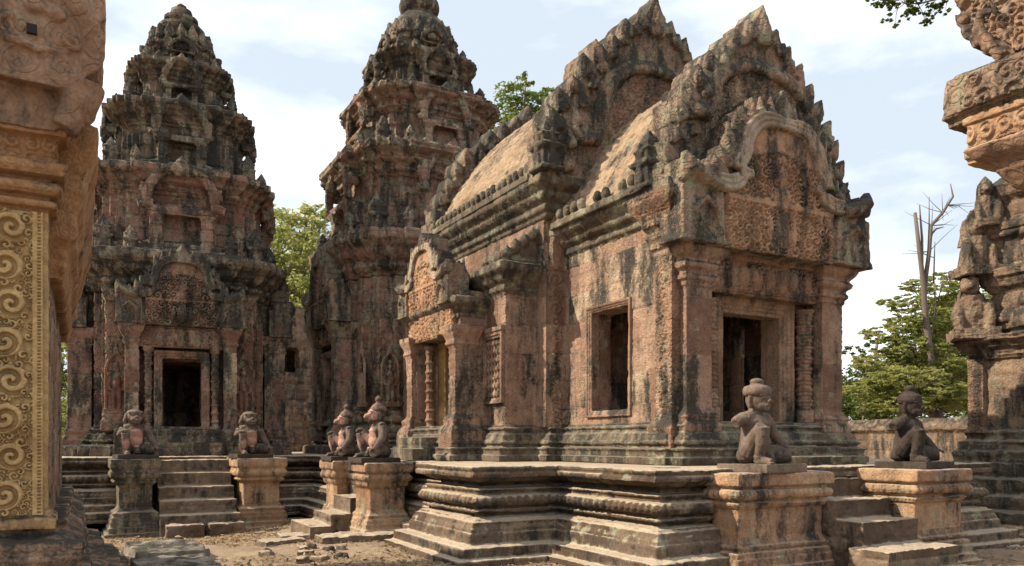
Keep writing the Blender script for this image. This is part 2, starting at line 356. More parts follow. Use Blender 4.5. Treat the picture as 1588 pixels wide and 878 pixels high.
def relief(name, mat, parent, W, H, Mx, res=.012, n=140, amp=.035, rmin=.05, rmax=.12, extra=None, mask=None, seed=1, back=.04, column=None, sym=False):
    """carved panel: scrolls and curls as a height grid (u right, z up, out along -y in local frame Mx)"""
    rg = np.random.RandomState(seed); nu = max(8, int(W / res)); nz = max(8, int(H / res))
    U, Z = np.meshgrid(np.linspace(-W / 2, W / 2, nu), np.linspace(0, H, nz)); Hh = np.zeros_like(U)
    def put(cx, cz, r, sg, turns, am, th0=0.):
        iu = (U[0] > cx - r) & (U[0] < cx + r); iz = (Z[:, 0] > cz - r) & (Z[:, 0] < cz + r)
        if not iu.any() or not iz.any(): return
        ix = np.ix_(iz, iu); a = (U[ix] - cx) / r; b = (Z[ix] - cz) / r
        ca, sa = math.cos(th0), math.sin(th0)
        Hh[ix] = np.maximum(Hh[ix] * sstep(.75, 1., np.sqrt(a * a + b * b)), am * spiral_h(a * ca - b * sa, a * sa + b * ca, turns, sg))
    for i in range(n):
        r = rmin + (rmax - rmin) * rg.rand() ** 1.5
        cx, cz, sg, tn, am, th0 = (rg.rand() - .5) * W, rg.rand() * H, 1 if rg.rand() < .5 else -1, 1.2 + .6 * rg.rand(), amp * (.6 + .4 * rg.rand()), rg.rand() * 6.28
        if sym: cx = abs(cx); put(-cx, cz, r, -sg, tn, am, math.pi - th0)
        put(cx, cz, r, sg, tn, am, th0)
    if column:
        cx, per, r, am = column
        k = 0; z = per * .55
        while z < H:
            put(cx + (.02 if k % 2 else -.02), z, r * (.9 + .2 * rg.rand()), 1 if k % 2 else -1, 1.7, am, (0 if k % 2 else math.pi) + .5 * rg.randn())
            for q in range(7):
                an = 6.28 * q / 7 + rg.rand(); put(cx + math.cos(an) * r * 1.12, z + math.sin(an) * r * 1.12, r * (.22 + .14 * rg.rand()), 1 if rg.rand() < .5 else -1, 1.1, am * .8, an)
            z += per; k += 1
    if extra is not None: Hh = extra(U, Z, Hh)
    if mask is not None:
        Hh = np.where(mask(U, Z), Hh, -back * 1.5)
    pts = np.stack([U.ravel(), -Hh.ravel(), Z.ravel()], 1)
    P3 = np.stack([U.ravel(), np.zeros(U.size), Z.ravel()], 1)
    pts[:, 1] -= .008 * fbm(P3, 9., 3, seed)
    nf = nu * nz; idx = np.arange(nf).reshape(nz, nu)
    F = np.stack([idx[:-1, :-1].ravel(), idx[:-1, 1:].ravel(), idx[1:, 1:].ravel(), idx[1:, :-1].ravel()], 1)
    rim = np.concatenate([idx[0, :], idx[1:, -1], idx[-1, -2::-1], idx[-2:0:-1, 0]])
    bk = pts[rim].copy(); bk[:, 1] = back; pts = np.concatenate([pts, bk]); m = len(rim); j = np.arange(m); j2 = (j + 1) % m
    F = np.concatenate([F, np.stack([rim[j], nf + j, nf + j2, rim[j2]], 1)])
    if mask is not None:
        kp = mask(U, Z).ravel(); F = F[:(nu - 1) * (nz - 1)]; F = F[kp[F].any(1)]; us = np.unique(F); rm = np.zeros(len(pts), int); rm[us] = np.arange(len(us)); pts = pts[us]; F = rm[F]
    A = np.array(Mx); pts = pts @ A[:3, :3].T + A[:3, 3]
    me = bpy.data.meshes.new(name); me.from_pydata(pts.tolist(), [], F.tolist()); me.update()
    a = me.attributes.new('blk', 'FLOAT', 'POINT'); a.data.foreach_set('value', vn(pts, 1.2, 3).astype(np.float32))
    me.polygons.foreach_set('use_smooth', np.ones(len(me.polygons), bool))
    return link(name, me, mat, parent)

def frame(o, u, n):
    """local frame: x along u (right), y inward (-n), z up; o origin"""
    u = Vector(u).normalized(); y = -Vector(n).normalized()
    m = Matrix.Identity(4)
    for i in range(3): m[i][0] = u[i]; m[i][1] = y[i]; m[i][2] = (0, 0, 1)[i]; m[i][3] = o[i]
    return m

def catmull(pts, k=5):
    P = [Vector(p) for p in pts]; o = []
    for i in range(len(P) - 1):
        p0, p1, p2, p3 = P[max(i - 1, 0)], P[i], P[i + 1], P[min(i + 2, len(P) - 1)]
        for j in range(k):
            t = j / k
            o.append(.5 * (2 * p1 + (p2 - p0) * t + (2 * p0 - 5 * p1 + 4 * p2 - p3) * t * t + (3 * p1 - p0 - 3 * p2 + p3) * t ** 3))
    return o + [P[-1]]

def leaf(mb, x, z, dx, dz, h, wd, y0, y1):
    """upright flame leaf with its own thickness, pointing along (dx,dz)"""
    l = math.hypot(dx, dz); dx /= l; dz /= l; px, pz = dz, -dx
    prof = [(-.42, 0), (-.5, .2), (-.44, .45), (-.28, .7), (-.1, .92), (0, 1.08), (.1, .92), (.28, .7), (.44, .45), (.5, .2), (.42, 0)]
    o = [(x + px * a * wd + dx * b * h, z + pz * a * wd + dz * b * h) for a, b in prof]
    if sum(o[i][0] * o[(i + 1) % len(o)][1] - o[(i + 1) % len(o)][0] * o[i][1] for i in range(len(o))) < 0: o.reverse()
    mb.prism(o, y0, y1)
    c = [(x + px * a * wd * .55 + dx * (b * .75 + .08) * h, z + pz * a * wd * .55 + dz * (b * .75 + .08) * h) for a, b in prof]
    if sum(c[i][0] * c[(i + 1) % len(c)][1] - c[(i + 1) % len(c)][0] * c[i][1] for i in range(len(c))) < 0: c.reverse()
    mb.prism(c, y0 - .035 * min(1, h / .25), y0 + .02)

def along(curve, s):
    L = [0.]
    for i in range(len(curve) - 1): L.append(L[-1] + (curve[i + 1] - curve[i]).length)
    t = s * L[-1]
    for i in range(len(curve) - 1):
        if t <= L[i + 1] + 1e-9:
            k = (t - L[i]) / max(1e-9, L[i + 1] - L[i]); return curve[i].lerp(curve[i + 1], k), (curve[i + 1] - curve[i]).normalized()
    return curve[-1], (curve[-1] - curve[-2]).normalized()

ARCH = [(0, .86), (.2, .84), (.33, .74), (.37, .62), (.43, .52), (.42, .43), (.52, .375), (.66, .37)]
OUTER = [(0, .91), (.26, .89), (.45, .76), (.56, .6), (.70, .48), (.86, .42), (.98, .41)]
def pediment(parent, Mx, hw, H, th, mat, tmat, nl=8, lh=.15, vox=.025, seed=1, name='pediment', tamp=.04, big=1.35):
    """Khmer pediment: flame-leaf border, serpent arch, corner blocks with rearing heads, carved field"""
    mb = MB(); mb.M = Mx.copy(); y0, y1 = 0., th
    oc = catmull([(a * hw, 0, b * H) for a, b in OUTER])
    half = [(p.x, p.z) for p in oc]
    poly = [(-hw, 0.)] + [(hw, 0.), (hw, .40 * H)] + [(x, z) for x, z in half[::-1]] + [(-x, z) for x, z in half[1:]] + [(-hw, .40 * H)]
    mb.prism(poly, y0 + .02, y1); mf = MB(); mf.M = Mx.copy()
    ac = catmull([(a * hw, 0, b * H) for a, b in ARCH])
    rt = .021 * H
    for sgn in (-1, 1):
        for q in (0, 1, 2):   # the serpent body: three parallel ridges
            pth = []
            for j, p in enumerate(ac):
                t = (ac[min(j + 1, len(ac) - 1)] - ac[max(j - 1, 0)]).normalized(); nn = Vector((-t.z, 0, t.x)); nn = nn if nn.z >= 0 else -nn
                w_ = .5 + .5 * min(1, (j + 2) / 8); r2 = p + nn * rt * 1.75 * q * w_; pth.append((sgn * r2.x, -.035, r2.z))
            mf.tube(pth, rt * 1.1, 8, 1.7)
        x0, x1 = sorted((sgn * hw * .6, sgn * hw * 1.0)); mb.box(x0, x1, -.07, y1, 0, .35 * H, .012)
        mb.box(*sorted((sgn * hw * .58, sgn * hw * 1.02)), -.085, y1, .0, .035 * H)
        mb.tube([(sgn * hw * .66, -.02, .37 * H), (sgn * hw * .8, -.04, .40 * H), (sgn * hw * .93, -.04, .46 * H), (sgn * hw * .97, -.03, .55 * H)], [.05 * H, .06 * H, .055 * H, .02 * H], 10, 1.5)
        for k in range(3): leaf(mb, sgn * hw * (.80 + .075 * k), .38 * H, sgn * .35, 1, .13 * H, .07 * hw, -.07, y1 * .8)
        mb.tube([(sgn * hw * .65, -.08, .06 * H), (sgn * hw * .68, -.09, .2 * H), (sgn * hw * .8, -.09, .28 * H), (sgn * hw * .9, -.08, .2 * H), (sgn * hw * .84, -.08, .13 * H)], [.02 * H, .026 * H, .026 * H, .022 * H, .012 * H], 8)
        n2_ = nl + 4
        for i in range(n2_):
            s = (i + .3) / n2_; p, t = along(oc, s); nx, nz = -t.z, t.x
            if nz < 0: nx, nz = -nx, -nz
            hgt = lh * H * (1.1 - .4 * s) * random.choice((1, 1, .9, 1.08, .65))
            leaf(mb, sgn * p.x, p.z - .05 * H, sgn * nx * .35, nz * .4 + .8, hgt, 1.05 * hw / n2_, y0 - .03 - .02 * (i % 2), y1 * .85)
            leaf(mb, sgn * p.x * .9, (p.z - .02 * H) * .94, sgn * nx * .35, nz * .4 + .8, hgt * .62, .75 * hw / n2_, y0 - .07, y0 + .06)
    leaf(mb, 0, .87 * H, 0, 1, lh * H * big, hw * .26, y0 - .05, y1 * .9)
    o = finish(name, mb, mat, parent, vox, None, (.012, 3.2), (.005, 13.))
    finish('serpent_frame', mf, M_FRAME if th < .45 else mat, o, max(.012, vox * .8), None, (.008, 3.), (.004, 14.))
    acx = np.array([p.x for p in ac]); acz = np.array([p.z for p in ac])
    def mask(U, Z):
        order = np.argsort(acz); lim = np.interp(Z, acz[order], acx[order]); lim = np.where(Z < .37 * H, .56 * hw, lim)
        return np.abs(U) < lim
    def fig(U, Z, Hh):
        for (cx, cz, ru, rz_, am) in ((0, .52 * H, .05 * H, .09 * H, 1.6), (0, .40 * H, .09 * H, .07 * H, 1.5), (0, .63 * H, .035 * H, .04 * H, 1.7), (0, .17 * H, .07 * H, .13 * H, 1.7), (-.11 * H, .16 * H, .03 * H, .1 * H, 1.3), (.11 * H, .16 * H, .03 * H, .1 * H, 1.3)):
            q = 1 - ((U - cx) / ru) ** 2 - ((Z - cz) / rz_) ** 2; Hh = np.maximum(Hh, tamp * am * np.sqrt(np.clip(q, 0, 1)))
        Hh = np.where(Z > .70 * H - .25 * np.abs(U), tamp * .55 * (1 - .3 * (U / hw) ** 2), Hh)
        Hh = np.where(np.abs(Z - .335 * H) < .018 * H, tamp * 1.1, Hh)
        return Hh
    F2 = Mx @ Matrix.Translation((0, .005, 0))
    relief('tympanum', tmat, o, hw * 1.14, H * .86, F2, res=max(.011, vox * .5), n=int(300 * hw * H / 3), amp=tamp * 1.25, rmin=.045, rmax=.12, extra=fig, mask=mask, seed=seed, sym=True)
    return o

def gable(parent, Mx, prof, th, mat, tmat, nl, lh, lw, arch=None, vox=.03, name='gable', tip=1.6, seed=3):
    """upper gable: curved outline with thick leaves climbing each side"""
    mb = MB(); mb.M = Mx.copy()
    c = catmull([(a, 0, b) for a, b in prof])
    mb.prism([(-prof[0][0], prof[0][1])] + [(p.x, p.z) for p in c] + [(-p.x, p.z) for p in c[-2:0:-1]], 0, th)
    for sgn in (-1, 1):
        for i in range(nl):
            s = (i + .15) / nl; p, t = along(c, s); nx, nz = t.z, -t.x
            h = lh * (1.15 - .3 * s) * random.choice((1, .95, .9, 1.05, .7))
            leaf(mb, sgn * (p.x - .03), p.z - .1, sgn * (nx * .55), abs(nz) * .5 + .75, h, lw, -.05, th + .08)
            if i < nl - 1:
                p2, _ = along(c, s + .04); leaf(mb, sgn * p2.x * .84, p2.z - .12, sgn * .3, 1, h * .75, lw * .7, -.08, .06)
    leaf(mb, 0, prof[-1][1] - lh * .6, 0, 1, lh * tip, lw * 1.45, -.04, th + .04)
    leaf(mb, 0, prof[-1][1] - lh * .9, 0, 1, lh * tip * .8, lw * 1.1, -.09, .05)
    if arch:
        aw, z0, z1 = arch
        pth = catmull([(-aw * 1.12, -.04, z0), (-aw, -.04, z0 + .28 * (z1 - z0)), (-aw * .92, -.04, z0 + .62 * (z1 - z0)), (-aw * .5, -.04, z0 + .93 * (z1 - z0)), (0, -.04, z1)])
        for sgn in (-1, 1):
            mb.tube([(sgn * p.x, p.y, p.z) for p in pth], .085, 10); mb.tube([(sgn * p.x * 1.12, -.01, p.z + .09) for p in pth], .06, 8)
            mb.tube([(sgn * aw * 1.1, -.05, z0 + .02), (sgn * aw * 1.4, -.06, z0 - .02), (sgn * aw * 1.55, -.05, z0 + .16)], [.1, .12, .05], 8)
    o = finish(name, mb, mat, parent, vox, None, (.014, 3.), (.006, 11.))
    if arch:
        aw, z0, z1 = arch
        relief('tympanum', tmat, o, aw * 1.8, (z1 - z0) * .95, Mx @ Matrix.Translation((0, -.005, z0)), res=.018, n=int(90 * aw * (z1 - z0)), amp=.035, rmin=.06, rmax=.14, seed=seed,
               mask=lambda U, Z: (U / (aw * .92)) ** 2 + np.clip((Z / (z1 - z0)), 0, 2) ** 2.4 < .98)
    return o

def rect(x0, x1, y0, y1): return [(x0, y0), (x1, y0), (x1, y1), (x0, y1)]
def plan(levels):
    """four-fold stepped plan; levels = [(projection, half width), ...] from the outermost face to the corner"""
    q = []; hprev = None
    for P_, h in levels:
        if hprev is not None: q.append((P_, hprev))
        q.append((P_, h)); hprev = h
    q = q[:-1] + [(levels[-1][0], levels[-1][0])] + [(b, a) for a, b in q[:-1][::-1]]
    o = []
    for k in range(4):
        c, s = (1, 0, -1, 0)[k], (0, 1, 0, -1)[k]
        o += [(x * c - y * s, x * s + y * c) for x, y in q]
    return o
def scaled(levels, k): return [(a * k, b * k) for a, b in levels]

BASEP = [(.30, 0), (.30, .10), (.25, .11), (.25, .16), (.20, .165), (.20, .185), (.28, .195), (.28, .225), (.18, .235), (.13, .26), (.19, .275), (.21, .30), (.19, .33), (.12, .335), (.12, .35), (.16, .36), (.13, .43), (.05, .49), (.05, .51), (.10, .52), (.10, .55), (.03, .56), (.03, .6)]
def baseprof(k, h): return [(o * k, z / .6 * h) for o, z in BASEP]
def corn(z0, z1, e):
    h = z1 - z0
    return [(0, z0), (.12 * e, z0 + .06 * h), (.12 * e, z0 + .12 * h), (.32 * e, z0 + .2 * h), (.32 * e, z0 + .28 * h), (.22 * e, z0 + .34 * h), (.5 * e, z0 + .44 * h), (.62 * e, z0 + .52 * h), (.62 * e, z0 + .58 * h), (.85 * e, z0 + .68 * h), (e, z0 + .76 * h), (e, z0 + .93 * h), (.9 * e, z1)]

# ================================================================== ground
def ground():
    xs = np.concatenate([np.linspace(-900, -16, 14), np.linspace(-15, 34, 330), np.linspace(35, 900, 14)])
    ys = np.concatenate([np.linspace(-200, -3, 6), np.linspace(-2, 44, 310), np.linspace(46, 1500, 16)])
    X, Y = np.meshgrid(xs, ys); P = np.stack([X.ravel(), Y.ravel(), np.zeros(X.size)], 1)
    Z = -1.22 - .33 * sstep(11, 17, Y.ravel()) * sstep(7, 2, X.ravel()) + .10 * fbm(P, .6, 3, 4) + .10 * fbm(P, 2.6, 4, 8)
    Z = np.where((P[:, 1] > 60), -1.3, Z); P[:, 2] = Z
    nu = len(xs); idx = np.arange(P.shape[0]).reshape(X.shape)
    F = np.stack([idx[:-1, :-1].ravel(), idx[:-1, 1:].ravel(), idx[1:, 1:].ravel(), idx[1:, :-1].ravel()], 1)
    me = bpy.data.meshes.new('ground'); me.from_pydata(P.tolist(), [], F.tolist()); me.update()
    me.polygons.foreach_set('use_smooth', np.ones(len(me.polygons), bool))
    m = bpy.data.materials.new('earth'); m.use_nodes = True; nt = m.node_tree; bs = nt.nodes['Principled BSDF']; bs.inputs['Roughness'].default_value = .95
    co = nt.nodes.new('ShaderNodeTexCoord').outputs['Object']
    n1 = noise(nt, co, .8, 5); n2 = noise(nt, co, 5, 6, .7, off=3.); n3 = noise(nt, co, 40, 4, .7, off=8.)
    vo = nt.nodes.new('ShaderNodeTexVoronoi'); vo.inputs['Scale'].default_value = 14; nt.links.new(co, vo.inputs['Vector'])
    c = mixc(nt, ramp(nt, n1, .35, .65), (.29, .21, .135), (.36, .27, .175))
    c = mixc(nt, ramp(nt, n2, .4, .7), c, (.20, .13, .085))
    c = mixc(nt, mathn(nt, 'MULTIPLY', ramp(nt, n3, .58, .72), .7), c, (.12, .08, .05))
    c = mixc(nt, mathn(nt, 'MULTIPLY', ramp(nt, vo.outputs['Distance'], .16, .08), .5), c, (.36, .27, .17))
    nt.links.new(c, bs.inputs['Base Color'])
    bp = nt.nodes.new('ShaderNodeBump'); bp.inputs['Distance'].default_value = .09; bp.inputs['Strength'].default_value = 1.
    nt.links.new(mathn(nt, 'ADD', mathn(nt, 'MULTIPLY', n2, .6), mathn(nt, 'MULTIPLY', n3, .5)), bp.inputs['Height']); nt.links.new(bp.outputs[0], bs.inputs['Normal'])
    o = link('ground', me, m); o['kind'] = 'structure'
ground()

# ================================================================== terrace
TP = [(.36, -1.35), (.36, -1.2), (.36, -1.13), (.25, -1.12), (.25, -.99), (.08, -.975), (.07, -.84), (.045, -.83), (.045, -.80), (.01, -.74), (.01, -.70), (-.05, -.69), (-.05, -.665), (-.20, -.65), (-.20, -.62), (-.11, -.61), (-.09, -.585), (-.11, -.56),
      (-.24, -.55), (-.24, -.53), (-.07, -.515), (-.03, -.46), (-.05, -.40), (-.07, -.39), (-.07, -.375), (-.27, -.365), (-.27, -.335), (-.14, -.33), (-.12, -.31), (-.14, -.29), (-.30, -.28), (-.30, -.235), (-.16, -.2), (-.10, -.165), (-.10, -.15), (.0, -.145), (.0, -.006), (-.008, 0)]
TERR = [(4.35, 8.85), (5.58, 8.85), (5.58, 6.78), (12.0, 6.78), (12.0, 8.85), (13.2, 8.85), (13.2, 10.8), (12.8, 10.8), (12.8, 18.4), (18, 18.4), (18, 26), (-3, 26), (-3, 18.4), (4.8, 18.4), (4.8, 10.8), (4.35, 10.8)]
mb = MB(); mb.sweep(TERR, TP, .75)
terr = thing('temple_terrace', 'long moulded sandstone terrace with a pale slab top carrying the temple buildings', 'terrace', (8.8, 12, -1.2))
def local(mb, p): mb.M = Matrix.Translation(Vector(p)).inverted()
def at(o):  # child meshes are written in world coordinates: cancel the empty's transform
    return o
_finish = finish
def finish(name, mb, mat, parent=None, *a, **k):
    o = _finish(name, mb, mat, parent, *a, **k)
    if parent is not None and 'wl' not in parent.keys(): fix(o)
    return o
_relief = relief
def relief(*a, **k):
    o = _relief(*a, **k)
    if o.parent is not None: fix(o)
    return o
def rootof(o):
    while o.parent: o = o.parent
    return o
def fix(o):
    p = o.parent
    if p.parent is None: o.matrix_parent_inverse = Matrix.LocRotScale(p.location, p.rotation_euler, p.scale).inverted() if not p.get('_local') else Matrix.Identity(4)
    else: o.matrix_parent_inverse = Matrix.Identity(4)
def tri(mb): return mb
finish('terrace_body', mb, M_TERR, terr, .017, (.6, 1.0, .032, .024), (.012, 2.2), (.006, 11.),
       orn=[('petal', -.52, -.385, .12, .055), ('petal', -.33, -.285, .07, .016), ('petal', -.61, -.555, .08, .02), ('leafy', -.14, -.01, .25, .004)])
mb = MB(); mb.sweep(TERR, [(-.7, -.05), (-.7, -.003)])
finish('paving', mb, M_TERR, terr, None, None, (0, 1), (0, 1), smooth=False)

# ================================================================== pedestals and stairs
def pedestal(label, x0, x1, y0, y1, z0, z1, name='statue_pedestal', waist=.1, group='pedestals beside the stairs', vox=.013, mat=None):
    H = z1 - z0; w_ = waist
    p = [(.04, 0), (.04, .09), (.0, .1), (.0, .17), (-.03, .19), (-.015, .21), (-.03, .235), (-.075, .24), (-.075, .255), (-.045, .265), (-.05, .29), (-w_ * .8, .31), (-w_, .36), (-w_, .655), (-w_ * .7, .66), (-w_ * .7, .675), (-.05, .69), (-.05, .705), (-.09, .71), (-.09, .73), (-.03, .745), (-.005, .79), (-.03, .835), (-.08, .84), (-.08, .855), (-.02, .865), (0, .88), (0, .985), (-.015, 1.)]
    mb = MB(); mb.sweep(rect(x0, x1, y0, y1), [(o, z0 + t * H) for o, t in p])
    mb.box(x0 - .1, x1 + .1, y0 - .1, y1, z0 - .35, z0 + .03)
    g = lambda t: z0 + t * H
    o = finish(name, mb, mat or M_PEDESTAL, None, vox, (H * .31, 1.5, .006, .005), (.010, 2.6), (.004, 14.),
               orn=[('petal', g(.745), g(.84), .085, .034), ('petal', g(.255), g(.31), .08, .024), ('dent', g(.655), g(.70), .05, .006)])
    return tag(o, label, 'pedestal', group)
pedestal('sunlit ochre pedestal left of the hall stairs, under the kneeling statue with a round hat', 6.41, 8.0, 6.38, 7.0, -1.22, -.04)
pedestal('ochre pedestal on the far right of the hall stairs, under the dark statue', 8.95, 10.1, 5.95, 7.0, -1.22, -.03)
pedestal('pedestal nearer the camera at the side porch stairs, under the taller pink faced statue', 3.98, 4.78, 11.93, 12.85, -1.2, -.02, vox=.02)
pedestal('pedestal half hidden behind its twin at the side porch stairs', 3.98, 4.78, 13.75, 14.65, -1.25, -.02, vox=.022)
pedestal('waisted pedestal left of the left tower stairs, with dark mossy top', .55, 1.46, 17.0, 18.5, -1.5, -.02, waist=.15, vox=.024, mat=M_BASE)
pedestal('waisted ochre pedestal right of the left tower stairs', 2.9, 3.95, 17.0, 18.5, -1.5, -.02, waist=.15, vox=.024)

def stairs(label, name, steps, vox=.02, mat=M_STEP, group=None):
    mb = MB()
    for b in steps: mb.box(*b)
    return tag(finish(name, mb, mat, None, vox, (9., .9, .012, .01), (.018, 2.), (.008, 10.)), label, 'stairs', group)
stairs('broad worn stone stairs climbing to the hall doorway between two pedestals', 'stone_stairs',
       [(7.95, 9.0, 6.72, 7.3, -1.4, -.15), (7.95, 8.98, 6.33, 6.74, -1.4, -.39), (7.95, 8.97, 5.95, 6.35, -1.4, -.62), (7.7, 9.0, 5.45, 5.97, -1.4, -.89), (7.6, 9.1, 4.95, 5.5, -1.5, -1.12)], .016)
stairs('small stone stairs squeezed between the side porch pedestals', 'stone_stairs',
       [(4.55, 4.9, 12.8, 13.8, -1.4, -.14), (4.3, 4.57, 12.8, 13.8, -1.4, -.38), (4.0, 4.32, 12.8, 13.8, -1.4, -.62), (3.65, 4.02, 12.75, 13.85, -1.4, -.88), (3.3, 3.67, 12.7, 14.0, -1.5, -1.05)], .02)
stairs('straight flight of five sunlit edged steps in front of the left tower', 'stone_stairs',
       [(1.44, 2.92, 18.05, 18.5, -1.6, -.06), (1.44, 2.92, 17.75, 18.07, -1.6, -.33), (1.44, 2.92, 17.45, 17.77, -1.6, -.60), (1.44, 2.92, 17.12, 17.47, -1.6, -.87), (1.42, 2.95, 16.8, 17.14, -1.7, -1.14)], .022)
def block(label, cx, cy, z, sx, sy, sz, rz=0, mat=M_STEP, name='stone_block', group='loose stone blocks on the ground'):
    mb = MB(); mb.M = Matrix.Translation((cx, cy, z)) @ Matrix.Rotation(rz, 4, 'Z'); mb.box(-sx / 2, sx / 2, -sy / 2, sy / 2, -.1, sz, .02)
    return tag(finish(name, mb, mat, None, .02, None, (.03, 3.5), (.01, 13.)), label, 'stone block', group)
block('squared loose block at the foot of the tower stairs, left of its neighbour', 1.82, 16.4, -1.55, .72, .42, .27)
block('squared loose block at the foot of the tower stairs, right of its neighbour', 2.58, 16.45, -1.55, .72, .42, .27, .06)
block('long flat fallen slab on the dirt before the side porch stairs', 2.75, 12.3, -1.34, .75, .4, .16, .3)
block('low worn slab at the foot of the half hidden side porch pedestal', 3.3, 13.0, -1.33, .9, .6, .14, -.1)
block('wide low kerb slab under the nearer side porch pedestal', 3.95, 11.75, -1.3, 1.6, .5, .2, .0)

# ================================================================== hall (mandapa)
hall = thing('temple_hall', 'red sandstone temple hall with carved pediments and vaulted roofs in the centre right', 'temple hall', (8.8, 11.7, 0))
HP = [(7.2, 8.15), (10.4, 8.15), (10.4, 8.4), (10.5, 8.4), (10.5, 11.0), (10.75, 11.0), (10.75, 11.3), (11.45, 11.3), (11.45, 12.0), (12.0, 12.0), (12.0, 14.2), (11.45, 14.2), (11.45, 14.9), (10.6, 14.9), (10.6, 15.3),
      (7.0, 15.3), (7.0, 14.9), (6.15, 14.9), (6.15, 14.2), (5.6, 14.2), (5.6, 12.0), (6.15, 12.0), (6.15, 11.3), (6.85, 11.3), (6.85, 11.0), (7.1, 11.0), (7.1, 8.4), (7.2, 8.4)]
mb = MB(); mb.sweep(HP, [(o * .9, z) for o, z in BASEP]); mb.box(8.0, 9.6, 7.55, 8.2, 0, .25); mb.box(7.9, 9.7, 7.2, 7.6, -.1, .12)
mb.box(5.15, 5.5, 12.5, 13.7, 0, .4); mb.box(4.95, 5.2, 12.4, 13.8, 0, .2)
finish('base', mb, M_BASE, hall, .018, (.3, .8, .008, .006), (.009, 2.6), (.004, 12.),
       orn=[('petal', .27, .335, .09, .014)])
# walls, hollow, with openings (south face is x small)
mb = MB()
SW = (9.28, 10.22, .8, 2.34)
for (xa, xb, ho) in ((7.1, 7.5, SW), (10.1, 10.5, (9.93, 10.22, .8, 2.34))):
    wallbox(mb, 'y', xa, xb, 8.32, 11.2, .55, 3.4, [ho])
wallbox(mb, 'x', 8.5, 8.9, 7.12, 10.48, .55, 3.9, [(8.2, 9.4, .5, 2.25)])
wallbox(mb, 'x', 10.95, 11.35, 6.85, 10.75, .55, 4.3, [(8.45, 9.15, .5, 2.0)])
for sg, f in ((1, lambda x: x), (-1, lambda x: 17.6 - x)):
    bx = lambda a, b: tuple(sorted((f(a), f(b))))
    wallbox(mb, 'y', *bx(6.15, 6.5), 11.3, 12.05, .55, 2.8, [(11.42, 11.95, 1.05, 2.05)])
    wallbox(mb, 'x', 11.3, 11.6, *bx(6.15, 7.0), .55, 2.8)
    wallbox(mb, 'y', *bx(6.15, 6.5), 14.15, 14.9, .55, 2.8); wallbox(mb, 'x', 14.6, 14.9, *bx(6.15, 7.0), .55, 2.8)
    mb.box(*bx(6.75, 7.1), 11.1, 14.9, 2.5, 4.35)
    wallbox(mb, 'x', 12.0, 12.3, *bx(5.65, 6.4), .55, 2.75); wallbox(mb, 'x', 13.9, 14.2, *bx(5.65, 6.4), .55, 2.75)
    wallbox(mb, 'y', *bx(6.05, 6.4), 12.2, 14.0, .55, 2.75, [(12.62, 13.42, .4, 2.1)])
    mb.box(*bx(5.65, 6.6), 12.0, 14.2, 2.62, 2.9); mb.box(*bx(6.15, 7.0), 11.3, 14.9, 2.7, 2.95)
wallbox(mb, 'x', 14.95, 15.3, 7.0, 10.6, .55, 4.4, [(8.4, 9.2, .5, 2.2)])
mb.box(6.72, 7.12, 10.98, 11.3, .55, 3.3)
walls = finish('wall', mb, M_HALL, hall, .018, (.46, .85, .012, .014), (.008, 2.4), (.004, 13.),
       orn=[('leafy', 2.6, 3.4, .2, .010, (7.0, 7.2, 8.5, 10.9)), ('scroll', .6, 3.2, .24, .03, (6.6, 7.08, 10.9, 11.02), 6.92), ('scroll', .6, 2.8, .16, .018, (6.0, 6.18, 11.3, 11.42), 11.36),
            ('leafy', .6, 2.8, .15, .012, (6.1, 6.32, 11.2, 11.32))])
# cornices
mb = MB()
mb.sweep(rect(7.14, 10.46, 8.36, 10.9), corn(3.3, 3.86, .3)); mb.sweep(rect(6.75, 10.85, 10.98, 14.95), corn(4.0, 4.66, .32))
for f in (lambda x: x, lambda x: 17.6 - x):
    x0, x1 = sorted((f(6.17), f(7.0))); mb.sweep(rect(x0, x1, 11.32, 14.88), corn(2.72, 3.25, .26))
    x0, x1 = sorted((f(5.68), f(6.3))); mb.sweep(rect(x0, x1, 12.05, 14.15), corn(2.35, 2.78, .2))
finish('cornice', mb, M_BASE, hall, .022, (.9, .9, .01, .01), (.014, 2.4), (.007, 12.), orn=[('petal', 3.62, 3.74, .1, .02), ('petal', 4.3, 4.45, .1, .02), ('petal', 3.0, 3.12, .09, .018), ('leafy', 3.4, 3.6, .16, .008)])
# roofs: curved vaults with a crest of round finials along the eave
def vault(name, hw, z0, z1, y0, y1, ex=1.45, flare=.12):
    mb = MB(); pts = []
    n = 16
    for i in range(n + 1):
        t = i / n; x = hw * (1 - t); z = z0 + (z1 - z0) * (1 - (1 - t) ** ex); pts.append((x, z))
    out = pts + [(-x, z) for x, z in pts[-2::-1]]; inn = [(x * .86, z - .22) for x, z in out][::-1]
    mb.M = Matrix.Translation((8.8, 0, 0)); mb.prism((out + inn)[::-1][::-1], y0, y1)
    o = finish(name, mb, M_ROOF, hall, .017, None, (.03, 1.8), (.022, 15.))
    for sx in (-1, 1):
        mb = MB(); k = int((y1 - y0) / .2)
        for i in range(k):
            y = y0 + .1 + i * (y1 - y0 - .1) / k
            mb.lathe((8.8 + sx * (hw + .03), y, z0 - .03), [(.045, 0), (.05, .05), (.07, .09), (.078, .13), (.07, .18 + random.uniform(-.03, .03)), (.045, .21), (.02, .23)], 12) if random.random() > .1 else None
        mb.box(*sorted((8.8 + sx * (hw - .1), 8.8 + sx * (hw + .11))), y0, y1, z0 - .12, z0 + .0)
        finish('eave_crest', mb, M_BASE, o, .016, None, (.010, 4.), (.004, 15.))
    return o
vault('roof', 1.92, 3.90, 6.05, 8.55, 10.95, 1.75)
vault('roof', 2.28, 4.70, 7.2, 11.05, 15.2, 1.75)
